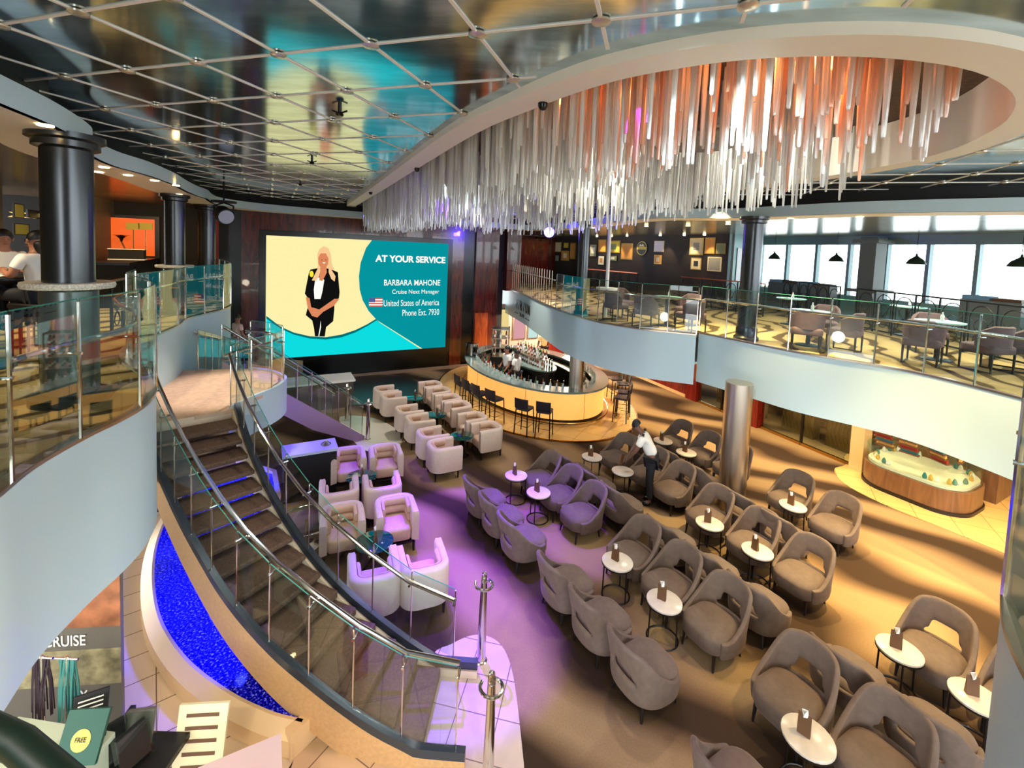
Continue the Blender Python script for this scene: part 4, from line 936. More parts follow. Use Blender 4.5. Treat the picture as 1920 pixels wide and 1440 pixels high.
for k in range(len(pos)-1): struct('window_%d' % (k+1), vseg(WP0, WDN, WNN, pos[k]+.05, pos[k+1]-.05, 3.95, 5.72, -.03, -.02), M_winglass)
def vpt(p0, d, nrm, s, o, z): c = p0+d*s+nrm*o; return (c.x, c.y, z)
t = thing('column', 'square grey window column hung with two small frames', 'column', vpt(WP0, WDN, WNN, 4.62, .5, ZD), atan2(WDN.y, WDN.x))
M_gcol = mat('grey_column', (.42, .46, .46), .5)
ob('shaft', MB().box((0, 0, 1.35), (.5, .5, 2.68)), M_gcol, t); ob('capital', MB().box((0, 0, 2.55), (.8, .8, .12)), M_gcol, t); ob('ledge', MB().box((0, 0, .95), (.9, .9, .1)), M_gcol, t)
# picture wall
QP = Vector((8.3, 17.7)); QD = Vector((.475, -.88)).normalized(); QN = Vector((QD.y, -QD.x))
if (QP+QN-Vector((0, 10))).length > (QP-QN-Vector((0, 10))).length: QN = -QN
struct('wall_pictures', vseg(QP, QD, QN, -17, 0, ZD, 6.02, -.15, 0), M_wall)
e0 = QP; e1 = WP0+WDN*-.2; dd = (e1-e0); L_ = dd.length; dd = dd/L_; dn = Vector((dd.y, -dd.x))
struct('wall_right_corner', vseg(e0, dd, dn, 0, L_, ZD, 6.02, -.1, 0), M_tealw)
struct('window_20', vseg(e0, dd, dn, .5, 1.3, 4.2, 5.5, 0, .03), M_black)
struct('wall_red_door_side', wbox(2.2, 3.6, ZD, 6.0, 4.0, 4.1) if False else wbox(2.6, 3.3, ZD, 6.0, -.3, 0), M_wood)
def frame_on(p0, d, nrm, zx0, zy0, zx1, zy1, sc, ox, oy, label, cat, mf, mi, off=.0, grp=None, inner=None):
    s0, z1 = onp(ox+zx0/sc, oy+zy0/sc, p0, d); s1, z0 = onp(ox+zx1/sc, oy+zy1/sc, p0, d); s0, s1 = min(s0, s1), max(s0, s1)
    sm, zm = (s0+s1)/2, (z0+z1)/2; w, h = s1-s0, z1-z0
    t = thing('picture_frame', label, cat, vpt(p0, d, nrm, sm, off+.02, zm), atan2(d.y, d.x), grp)
    sg = 1 if Vector((-d.y, d.x)).dot(nrm) > 0 else -1
    ob('frame', MB().box((0, 0, 0), (w, .03, h)), mf, t); ob('print', MB().box((0, sg*.017, 0), (w*.84, .006, h*.86)), mi, t)
    if inner: ob('motif', MB().box((0, sg*.021, 0), (w*.42, .004, h*.45)), inner, t)
    return t
F_gold = mat('gold_frame', (.72, .58, .3), .35, .5); F_dark = mat('dark_frame', (.12, .1, .09), .4); F_white = mat('mat_cream', (.93, .88, .7), .6); F_or = mat('print_orange', (.88, .62, .3), .6); F_y = mat('print_yellow', (.9, .82, .35), .6); F_g = mat('print_grey', (.62, .62, .58), .6); F_w = mat('print_white', (.94, .94, .92), .6); F_gr = mat('print_green', (.55, .6, .45), .6)
for (a, b, c, d_, mf, mi, mo, lb) in [
    (732, 225, 800, 278, F_gold, F_y, F_or, 'wide yellow framed print, farthest left on the dark wall'), (808, 215, 852, 292, F_gold, F_white, None, 'tall cream print second from the left on the dark wall'), (872, 220, 905, 260, F_gold, F_y, None, 'small square yellow print left of the thin column'),
    (735, 305, 765, 370, F_gold, F_or, None, 'narrow orange print low at the far left'), (775, 290, 797, 345, F_gold, F_white, None, 'small narrow cream print low on the far left'), (808, 312, 835, 362, F_dark, F_g, None, 'tiny dark print low left'), (853, 278, 910, 358, F_gold, F_or, F_white, 'orange print with a pale centre left of the thin column'), (922, 220, 955, 345, F_gold, F_or, None, 'tall orange print partly behind the thin column'),
    (1068, 228, 1118, 330, F_dark, F_g, F_w, 'grey framed print just right of the thin column'), (1133, 197, 1187, 292, F_gold, F_or, None, 'orange print with a slanted figure, upper row'), (1197, 205, 1292, 298, F_gold, F_y, F_gr, 'large yellow and green landscape in a pale frame'), (1130, 315, 1175, 392, F_dark, F_w, F_or, 'small white poster under the orange print'), (1207, 315, 1272, 358, F_dark, F_gr, F_w, 'small green lettered sign below the landscape'),
    (1305, 225, 1385, 348, F_gold, F_or, None, 'tall plain orange print left of the round sign'), (1552, 207, 1620, 290, F_white, F_w, None, 'white print right of the round sign'), (1552, 312, 1603, 382, F_gold, F_or, F_white, 'small orange print under the white print'), (1820, 185, 1915, 315, F_gold, F_white, F_g, 'large cream picture with grey figures toward the windows'), (1828, 332, 1900, 425, F_gold, F_white, F_dark, 'framed print with a dark figure below the large cream picture')]:
    frame_on(QP, QD, QN, a, b, c, d_, 4, 840, 400, lb, 'picture', mf, mi, inner=mo)
for (a, b, c, d_, mf, mi, mo, lb) in [(1055, 262, 1122, 385, F_gold, F_or, None, 'pale orange print near the window end of the dark wall'), (1137, 305, 1203, 385, F_gold, F_gr, None, 'greenish print at the window end of the dark wall'), (1073, 405, 1170, 518, F_white, F_g, None, 'large pale grey print low at the window end')]:
    frame_on(QP, QD, QN, a, b, c, d_, 4, 1060, 380, lb, 'picture', mf, mi, inner=mo)
s_, z_ = onp(840+1458/4, 400+262/4, QP, QD)
t = thing('round_sign', 'round black and cream sign with a mountain on the dark wall', 'sign', vpt(QP, QD, QN, s_, .02, z_), atan2(QD.y, QD.x))
def disc(r, y, m, nm, par=t, z1=None):
    sg = 1 if Vector((-QD.y, QD.x)).dot(QN) > 0 else -1
    return ob(nm, MB().add([(r*cos(2*pi*k/32), sg*y, r*sin(2*pi*k/32)) for k in range(32)]+[(r*cos(2*pi*k/32), sg*(y-.02), r*sin(2*pi*k/32)) for k in range(32)], [tuple(range(32)), tuple(range(63, 31, -1))]+[(k, (k+1) % 32, 32+(k+1) % 32, 32+k) for k in range(32)]), m, par, smooth=False)
disc(.36, .02, F_dark, 'disc'); disc(.33, .03, F_y, 'ring'); disc(.30, .036, F_dark, 'field')
sg = 1 if Vector((-QD.y, QD.x)).dot(QN) > 0 else -1
ob('bar', MB().box((0, sg*.04, 0), (.62, .01, .13)), F_y, t); ob('mountain', MB().add([(-.2, sg*.045, .08), (-.08, sg*.045, .2), (0, sg*.045, .14), (.08, sg*.045, .22), (.2, sg*.045, .08)], [(0, 1, 2, 3, 4)]), F_white, t, smooth=False)
# red door at the far end
s_, z_ = onp(840+500/4, 400+300/4, QP-QD*15.5, WD)
t = thing('door', 'red door with arched panels at the far end of the upper deck', 'door', (1.05, 25.9, ZD), RW)
ob('leaf', MB().box((0, 0, 1.2), (1.9, .08, 2.4)), M_woodr, t); ob('arched_panel', MB().prism(rrect(.5, .06, .02), .4, 2.1), M_woodo, t); ob('frame', MB().box((0, .03, 1.25), (2.3, .06, 2.55)), M_wood, t)
struct('wall_far_upper', MB().box((-.2, 27.2, 4.6), (9, .2, 2.8), RW), M_wood)
# spotlights over the pictures
for px, py in [(1107, 441), (1135, 440), (1163, 440), (1192, 441), (1255, 443), (1300, 446), (1338, 446)]:
    s_, z_ = onp(px, py, QP, QD); p = QP+QD*s_+QN*.55
    t = tag(ob('spotlight', MB().lathe([(.05, 0), (.05, .05)], n=12), M_lampon, loc=(p.x, p.y, 5.95)), 'small picture spotlight in the ceiling by the dark wall', 'light', 'picture spotlights')
    lamp('picture_spot', 'SPOT', (p.x, p.y, 5.92), 45, (1, .75, .4), .04, (QP.x+QD.x*s_, QP.y+QD.y*s_, 4.6), 60, .6)
# pendants
for k, (px, py, sz) in enumerate([(1452, 481, .42), (1568, 485, .44), (1718, 489, .46), (1915, 493, .5)]):
    q0 = WP0+WNN*1.3; s_, z_ = onp(px, py, q0, WDN); p = q0+WDN*s_
    t = thing('pendant_lamp', 'dark domed pendant lamp before the windows, ' + ['farthest', 'second farthest', 'right of the square column', 'nearest, at the right edge'][k], 'lamp', (p.x, p.y, z_-.1), 0)
    ob('lamp_shade', MB().lathe([(sz/2, 0), (sz/2*.95, .04), (sz*.36, .13), (sz*.16, .2), (.03, .24), (.02, .3)], n=24), M_dgreen, t); ob('cord', MB().tube([(0, 0, .3), (0, 0, 6.0-z_+.1)], .008, 5), M_black, t); ob('bulb', MB().lathe([(.0, -.01), (.04, .02), (.0, .06)], n=10), M_lampon, t)
# wrought iron fence with arches
def iron_fence(a, b, z, h, n, label, top=M_iron):
    a = Vector(a); b = Vector(b); d = b-a; L = d.length; t = thing('iron_fence', label, 'fence', (a.x, a.y, z), atan2(d.y, d.x))
    ob('top_rail', MB().box((L/2, 0, h), (L, .05, .035)), top, t); ob('bottom_rail', MB().box((L/2, 0, .06), (L, .03, .03)), M_iron, t)
    w = L/n
    for k in range(n+1): ob('post', MB().box((k*w, 0, h/2), (.03, .03, h)), M_iron, t)
    for k in range(n):
        mb = MB(); c = (k+.5)*w; r = w*.38
        mb.tube([(c-r, 0, .08), (c-r, 0, h-r-.08)]+[(c-r*cos(pi*j/10), 0, h-r-.08+r*sin(pi*j/10)) for j in range(11)]+[(c+r, 0, h-r-.08), (c+r, 0, .08)], .012, 5)
        for zc in (h*.28, h*.55): mb.tube([(c+r*.6*cos(2*pi*j/12), 0, zc+r*.6*sin(2*pi*j/12)) for j in range(12)], .009, 4, closed=True)
        mb.tube([(c-r, 0, .15), (c+r, 0, h*.7)], .008, 4); mb.tube([(c+r, 0, .15), (c-r, 0, h*.7)], .008, 4)
        ob('arch_panel', mb, M_iron, t)
    return t
iron_fence((10.1, 17.2), (9.7, 13.6), ZD, 1.1, 6, 'farther wrought iron fence with arches before the windows'); iron_fence((9.7, 12.9), (9.6, 8.4), ZD, 1.1, 7, 'nearer wrought iron fence with arches before the windows')
def along(px, py, z): return un(px, py, z)
iron_fence((6.4, 17.6), (8.0, 14.6), ZD, 1.05, 7, 'arched iron fence with a copper top rail by the picture wall', M_copper); iron_fence((3.4, 22.6), (5.2, 19.4), ZD, 1.05, 7, 'copper topped iron fence farther along the picture wall', M_copper)
# deck dining chairs (face +Y)
def deck_chair():
    t = thing('dining_chair', 'plum fabric armchair', 'chair', (0, 0, 0))
    ob('seat', pad(rrect(.54, .54, .08, 4, 0, .02), .33, .47, .03, .01), M_plum, t, ang=60)
    U = [Vector((.29*sin(radians(a)), -.27*cos(radians(a)))) for a in range(-95, 96, 10)]; In = offs(U, .05)
    if In[9].y < U[9].y: In = offs(U, -.05)
    secs = []
    for i, (p, q) in enumerate(zip(U, In)):
        k = abs(i-9)/9; H = .80-.14*max(0, k-.45)/.55
        secs.append([(p.x, p.y, .45), (p.x*1.06, p.y*1.08, H), (p.x*.5+q.x*.5, p.y*.52+q.y*.52, H+.02), (q.x, q.y, H), (q.x, q.y, .45)])
    ob('backrest', MB().sweep(secs), M_plum, t, ang=60)
    for x in (-.24, .24):
        for y in (-.22, .26): ob('leg', leg_mb(x, y, .34, .02, .015), M_leg, t)
    for x in (-.24, .24): ob('runner', MB().tube([(x, -.22, .015), (x, .26, .015)], .013, 6), M_leg, t)
    return reg(t)
PD_ = deck_chair()
def pedestal_table():
    t = thing('cafe_table', 'round pale teal topped cafe table', 'table', (0, 0, 0))
    ob('table_top', MB().lathe([(.36, .72), (.38, .73), (.38, .75), (.36, .755)], n=32), mat('teal_top', (.66, .84, .82), .15), t)
    ob('pedestal', MB().lathe([(.045, .02), (.045, .72)], n=16), mat('blue_black', (.06, .14, .2), .3), t); ob('foot', MB().lathe([(.24, 0), (.24, .015), (.06, .04)], n=24), MATS['blue_black'], t)
    return reg(t)
PP = pedestal_table()
for x, y, lb in [(3.95, 11.75, 'farthest, left of the thick column'), (6.35, 9.75, 'just right of the thick column'), (8.2, 8.75, 'second from the right edge'), (10.2, 11.8, 'back row before the fence'), (7.9, 13.0, 'back row left')]:
    place(PP, x, y, 0, 'round cafe table with pale teal top, ' + lb, 'cafe tables on the right deck', z=ZD)
    t = ob('condiment_set', MB().lathe([(.03, 0), (.03, .1), (.012, .13), (.012, .17)], (0, 0, 0), 10), M_paper, loc=(x+.04, y, ZD+.757)); tag(t, 'small white shaker on the cafe table, ' + lb, 'shaker', 'shakers on cafe tables')
for x, y, a, lb in [(2.75, 12.35, 20, 'farthest left, by the slim white pole'), (3.15, 13.2, -60, 'farthest back left'), (3.3, 11.35, 50, 'left of centre with its back to the glass'), (4.65, 12.1, 220, 'facing us across the farthest table'), (4.25, 10.85, 120, 'left of the thick column, near the glass'),
                    (5.95, 9.2, 60, 'right of the thick column'), (6.75, 9.2, 130, 'directly right of the table by the thick column'), (7.1, 10.4, 230, 'behind the table by the thick column'), (7.55, 8.35, 40, 'with dark legs near the glass in the middle'), (8.35, 7.95, 100, 'with a broad seat near the glass at the right'), (8.95, 8.1, 130, 'at the right edge of the picture'), (8.7, 9.5, 240, 'behind the right hand table'), (9.3, 7.0, 60, 'cut by the right edge of the picture')]:
    place(PD_, x, y, a, 'plum armchair on the right deck, ' + lb, 'plum armchairs on the right deck', z=ZD)
# serving sideboards by the windows
for k, (s_, lb) in enumerate([(1.9, 'farthest'), (3.1, 'beside the square column'), (7.9, 'nearest')]):
    q = WP0+WDN*s_+WNN*.9; t = thing('sideboard', 'window side sideboard with folded blue and brown linen, ' + lb, 'sideboard', (q.x, q.y, ZD), atan2(WDN.y, WDN.x))
    ob('body', MB().box((0, 0, .5), (1.2, .45, 1.0)), M_gcol, t); ob('linen', MB().box((-.3, 0, 1.05), (.55, .4, .1)), mat('blue_linen', (.45, .62, .75), .8), t); ob('tray', MB().box((.3, 0, 1.04), (.55, .4, .07)), M_menu, t)
# bar sign on the fascia
def fascia_text(txt, px, py, h, w, m, bold):
    best = min(range(len(cR1)-1), key=lambda i: abs((cR1[i].x-0)*FPX/cR1[i].y - (px-CXP)*1.0))
    return best
i = min(range(len(cR1)-1), key=lambda i: abs(cR1[i].x/cR1[i].y - ray(px := 979, 567).x/ray(979, 567).y))
sp = cR1[i]; sd = (cR1[i+3]-cR1[i-2]).normalized(); sn = Vector((sd.y, -sd.x)); sn = sn if sn.dot(Vector((0, 0))-sp) > 0 else -sn
sgn = thing('bar_sign', 'black lettering ATRIUM BAR on the white balcony front over the bar', 'sign', (sp.x, sp.y, 2.6))
def arc_pt(d):
    j = i; step = 1 if d > 0 else -1; r = abs(d)
    while r > 0 and 0 < j < len(cR1)-1:
        L = (cR1[j+step]-cR1[j]).length
        if L >= r: return cR1[j].lerp(cR1[j+step], r/L)
        r -= L; j += step
    return cR1[j]
def arc_text(txt, w, zt, zb, bold):
    n = len(txt); adv = w/n
    for k, ch in enumerate(txt):
        c = -w/2+adv*(k+.5); hw = adv*(.1 if ch == 'I' else .38); a = arc_pt(c-hw); b = arc_pt(c+hw); d = (b-a).normalized(); nn = Vector((d.y, -d.x)); nn = nn if nn.dot(-a) > 0 else -nn
        wall_text('lettering', ch, M_black, 0, 2*hw, zt, zb, a, d, nn, .02, sgn, bold)
arc_text('ATRIUM', 2.5, 3.0, 2.62, .012); arc_text('BAR', .8, 2.52, 2.37, .01)
for a, b in ((-1.2, -.6), (.6, 1.2)):
    p = arc_pt((a+b)/2)+sn*.03; o = ob('dash', MB().box((p.x, p.y, 2.43), (b-a, .01, .03), atan2(sd.y, sd.x)), M_black, sgn); o.location = -Vector(sgn.location)

# ================================================================== LEFT UPPER DECK
LD = AD.normalized(); LN = Vector((-LD.y, LD.x)); LP = Vector((-12.2, 15.0))-LN*1.7; LF = Vector((-12.2, 15.0))-LN*.55
struct('wall_left_upper', vseg(LF, LD, LN, -6, 4.6, ZD, 6.02, -.15, 0), mat('olive_wall', (.36, .32, .24), .6, noise=.1, nscale=4))
struct('wall_left_upper', vseg(LP, LD, LN, 4.4, 22, ZD, 6.02, -.15, 0), mat('olive_wall', (.36, .32, .24), .6, noise=.1, nscale=4))
frame_on(P0, WD, AD, 180, 400, 299, 486, 1, 0, 0, 'large orange lit glass scene panel between the left columns', 'panel', M_leg, mat('amber_glass_scene', (.72, .28, .1), .3, emit=.35, ecol=(1, .42, .12)))
for a, b, c, d_, lb, m in [(22, 380, 42, 410, 'upper small yellow framed picture at the left edge', F_y), (22, 418, 52, 441, 'lower small yellow framed picture behind the seated officer', F_y)]:
    frame_on(LP, LD, LN, a, b, c, d_, 1, 0, 0, lb, 'picture', F_dark, m)
t = frame_on(LP, LD, LN, 48, 392, 90, 412, 1, 0, 0, 'dark sign with pale lettering BLACK left of the graphite column', 'sign', F_dark, F_dark)
sA, zA = onp(52, 398, LP, LD); sB, zB = onp(84, 408, LP, LD)
wall_text('lettering', 'BLACK', em('sign_letters', (1, .85, .5), .9), min(sA, sB), max(sA, sB), zA, zB-.05, LP, LD, LN, .05, t, .01)
def lpl(px, py, off=.12):
    q0 = P0+AD*off; s_, z_ = onp(px, py, q0, WD); p = q0+WD*s_; return p.x, p.y, z_
for px, py in ((249, 424), (272, 424)):
    x, y, z = lpl(px, py); t = thing('lit_sign', 'small lit score sign on a thin pole, ' + ('left' if px < 260 else 'right') + ' of two before the orange panel', 'sign', (x, y, z), RW); ob('box', MB().box((0, 0, 0), (.34, .05, .2)), F_y, t); ob('pole', MB().tube([(0, .03, -.1), (.0, .03, ZD-z)], .012, 6), M_brass, t)
x, y, z = lpl(227, 447, .6); t = thing('horn', 'brass gramophone horn shape glowing before the orange panel', 'ornament', (x, y, z)); ob('bell', MB().lathe([(.02, -.1), (.05, 0), (.14, .08), (.22, .1)], n=20), M_brass, t); ob('stem', MB().tube([(0, 0, -.1), (.1, 0, -.3), (.0, 0, ZD-z)], .02, 6), M_brass, t)
# service bar on left deck
sbp = un(240, 487, ZD+1.1); t = thing('service_counter', 'dark service counter on the left deck behind the graphite column', 'counter', (sbp[0], sbp[1], ZD), atan2(AD.y, AD.x))
ob('body', MB().box((0, 0, .52), (3.6, .7, 1.04)), M_blackm, t); ob('top', MB().box((0, 0, 1.07), (3.8, .8, .06)), M_black, t)
x, y = sbp; t = thing('receipt_machine', 'boxy white edged machine on the dark counter', 'machine', (x-.05, y+.05, ZD+1.1), .5); ob('body', MB().box((0, 0, .14), (.75, .3, .28)), M_blackm, t); ob('frame', MB().box((0, 0, .285), (.78, .32, .02)), M_paper, t); ob('foot_trim', MB().box((0, 0, .01), (.78, .32, .02)), M_paper, t)
iron_fence((-7.0, 7.9), (-8.8, 11.9), ZD, .95, 8, 'low iron fence with arches on the left deck', M_black)
for x, y, a, lb in [(-5.6, 4.0, 150, 'at the left picture edge behind the glass'), (-7.6, 7.4, 120, 'behind the graphite column'), (-8.6, 8.8, 100, 'by the low fence')]:
    place(PD_, x, y, a, 'plum armchair on the left deck, ' + lb, 'armchairs on the left deck', z=ZD)
t = thing('high_table', 'tall round table where the seated officers work on the left deck', 'table', (-6.62, 5.75, ZD))
ob('table_top', MB().lathe([(.38, 1.15), (.4, 1.16), (.4, 1.175), (.38, 1.18)], n=28), M_leg, t); ob('pedestal', MB().lathe([(.22, 0), (.22, .02), (.04, .05), (.04, 1.15)], n=16), M_leg, t)

x, y = un(235, 397, 5.9); t = thing('ceiling_lamp', 'small oblong yellow lit lamp under the left soffit above the orange panel', 'lamp', (x, y, 5.98)); ob('lens', MB().box((0, 0, -.05), (.6, .25, .07)), mat('yellow_lens', (1, .9, .3), .4, emit=1.2, ecol=(1, .9, .25)), t); ob('housing', MB().box((0, 0, -.01), (.66, .3, .03)), M_brass, t)
# ================================================================== FIXTURES
for px, py in [(85, 234), (195, 313), (185, 322), (240, 328), (290, 338), (330, 347), (336, 364), (1112, 427), (1212, 424), (1290, 423), (1365, 420), (1482, 409), (1612, 406), (1765, 406)]:
    x, y = un(px, py, ZS); t = tag(ob('downlight', MB().lathe([(.05, -.0), (.06, -.012), (.06, 0)], n=14), M_lampon, loc=(x, y, ZS)), 'small round recessed downlight in the curved soffit', 'light', 'downlights in the soffits')
for px, py in [(637, 203), (585, 300), (563, 343), (545, 375)]:
    x, y = un(px, py-3, ZC); t = thing('sprinkler', 'dark ceiling sprinkler under the mirrored panels, ' + {637: 'nearest', 585: 'second nearest', 563: 'third', 545: 'farthest'}[px], 'sprinkler', (x, y, ZC)); ob('body', MB().lathe([(.03, -.1), (.045, -.08), (.02, -.06), (.02, 0)], n=10), M_black, t); ob('arms', MB().tube([(-.08, 0, -.04), (0, 0, -.07), (.08, 0, -.04)], .01, 5), M_black, t)
for px, py in [(1018, 193), (782, 315), (695, 360)]:
    x, y = un(px, py, 6.37); t = thing('camera_dome', 'small black dome camera under the oval ring, ' + {1018: 'nearest', 782: 'middle', 695: 'farthest'}[px], 'camera', (x, y, 6.37)); ob('dome', MB().lathe([(.0, -.07), (.03, -.06), (.045, -.03), (.045, 0)], n=14), M_black, t)
def stage_light(loc, aim, lens, label):
    t = thing('stage_light', label, 'spotlight', loc); d = (Vector(aim)-Vector(loc)).normalized()
    ob('mount', MB().lathe([(.28, .3), (.28, .34)], n=20), M_blackm, t)
    q = d.to_track_quat('Z', 'Y')
    b = ob('head', MB().lathe([(.12, -.2), (.19, -.12), (.2, .12), (.2, .2)], n=24), M_blackm, t); b.rotation_mode = 'QUATERNION'; b.rotation_quaternion = q
    l = ob('lens', MB().lathe([(.17, .195), (.17, .215)], n=24), lens, t); l.rotation_mode = 'QUATERNION'; l.rotation_quaternion = q
    if 6.43-loc[2] > .6: ob('stem', MB().tube([(0, 0, .33), (0, 0, 6.44-loc[2])], .02, 8), M_blackm, t)
    ob('yoke', MB().tube([(-.24, 0, 0), (-.24, 0, .22), (0, 0, .3), (.24, 0, .22), (.24, 0, 0)], .022, 6), M_blackm, t)
    return t
stage_light((-7.3, 11.45, 5.62), (-1.2, 6, 3), mat('pale_lens', (.55, .57, .62), .15, emit=.12), 'black stage spotlight hanging from the left soffit')
bx = ray(1030, 435); tt = 16.6/bx.y; bp_ = (bx.x*tt, bx.y*tt, EYE+bx.z*tt)
stage_light(bp_, (-.2, 2, 4.2), M_bluelens, 'bright blue white stage spotlight under the far soffit')
lamp('blue_stage_glow', 'SPOT', (bp_[0], bp_[1]-.4, bp_[2]+.05), 260, (.12, .05, 1), .12, (bp_[0]-.3, bp_[1]+6, 5.6), 120, .5)
lamp('blue_stage_glow', 'POINT', (bp_[0]-.1, bp_[1]-.55, bp_[2]), 60, (.12, .06, 1), .1)

# ================================================================== CHANDELIER
ch = thing('chandelier', 'huge chandelier of hanging glass icicle rods inside the oval ceiling recess', 'chandelier', (0, 10, 6.95))
def lc(o): o.location = Vector(o.location)-Vector(ch.location); return o
inn = offs(cRing, .22, True)
if abs(area2(inn)) > abs(area2(cRing)): inn = offs(cRing, -.22, True)
rods = []
random.seed(11)
tries = 0
while len(rods) < 2100 and tries < 60000:
    tries += 1
    x = random.uniform(-6, 5); y = random.uniform(3.1, 18)
    if not inside((x, y), inn): continue
    if x > 3.5 and y < 6.2: continue
    if ((x-2.4)/.55)**2+((y-6.3)/.75)**2 < 1: continue
    zm = 5.5 + .36*min(1, max(0, (12.5-y)/5.5)) + .12*sin(x*1.7+y*.8)
    rods.append((x, y, max(5.48, min(6.5, zm + .55*random.random()**1.3))))
rods.sort(key=lambda r: r[1])
def rodgeo(L, r=.03): return [(r*.36, -L), (r*.5, -L+.02), (r*.8, -L*.55), (r*1.0, -L*.15), (r*.9, 0)]
amb = lambda x, y: ((x-2.1)/2.0)**2+((y-4.3)/1.5)**2 < 1  # area where some rods take the painted orange glow
first = rods[:100]; rest = rods[100:]
for x, y, zb in first:
    L = 6.95-zb; lc(ob('rod', MB().lathe(rodgeo(L), n=7), M_rodo if (amb(x, y) and random.random() < .3) else M_rod, ch, loc=(x, y, 6.95)))
for m, sel in ((M_rod, lambda k, x, y: not (amb(x, y) and k % 4 == 0)), (M_rodo, lambda k, x, y: amb(x, y) and k % 4 == 0)):
    mb = MB()
    for k, (x, y, zb) in enumerate(rest):
        if sel(k, x, y): mb.lathe(rodgeo(6.95-zb), (x, y, 6.95), n=5)
    o = lc(ob('rod_cluster', mb, m, ch)); o['kind'] = 'stuff'
lc(ob('ceiling_plate', MB().lathe([(.62, -.38), (.62, -.34)], (2.4, 6.3, 6.95), 40), mat('sparkle_plate', (.55, .52, .48), .5, .5, noise=.5, nscale=60), ch))
lc(ob('plate_stem', MB().lathe([(.06, -.34), (.06, 0)], (2.4, 6.3, 6.95), 12), M_brushed, ch))
lamp('recess_amber', 'POINT', (2.0, 4.2, 6.8), 12, (1, .25, .06), .08); lamp('recess_amber', 'POINT', (3.0, 4.6, 6.8), 10, (1, .25, .06), .08); lamp('recess_amber', 'POINT', (1.1, 5.0, 6.8), 8, (1, .3, .08), .08)
lamp('recess_cool', 'POINT', (-1.0, 12.0, 6.75), 50, (.7, .65, 1), .1); lamp('recess_white', 'POINT', (1.6, 9.0, 6.75), 60, (1, .95, .85), .1); lamp('recess_white', 'POINT', (3.6, 7.0, 6.75), 50, (1, .95, .85), .1)
lamp('recess_white', 'POINT', (-3.2, 14.5, 6.7), 30, (.8, .75, 1), .1)
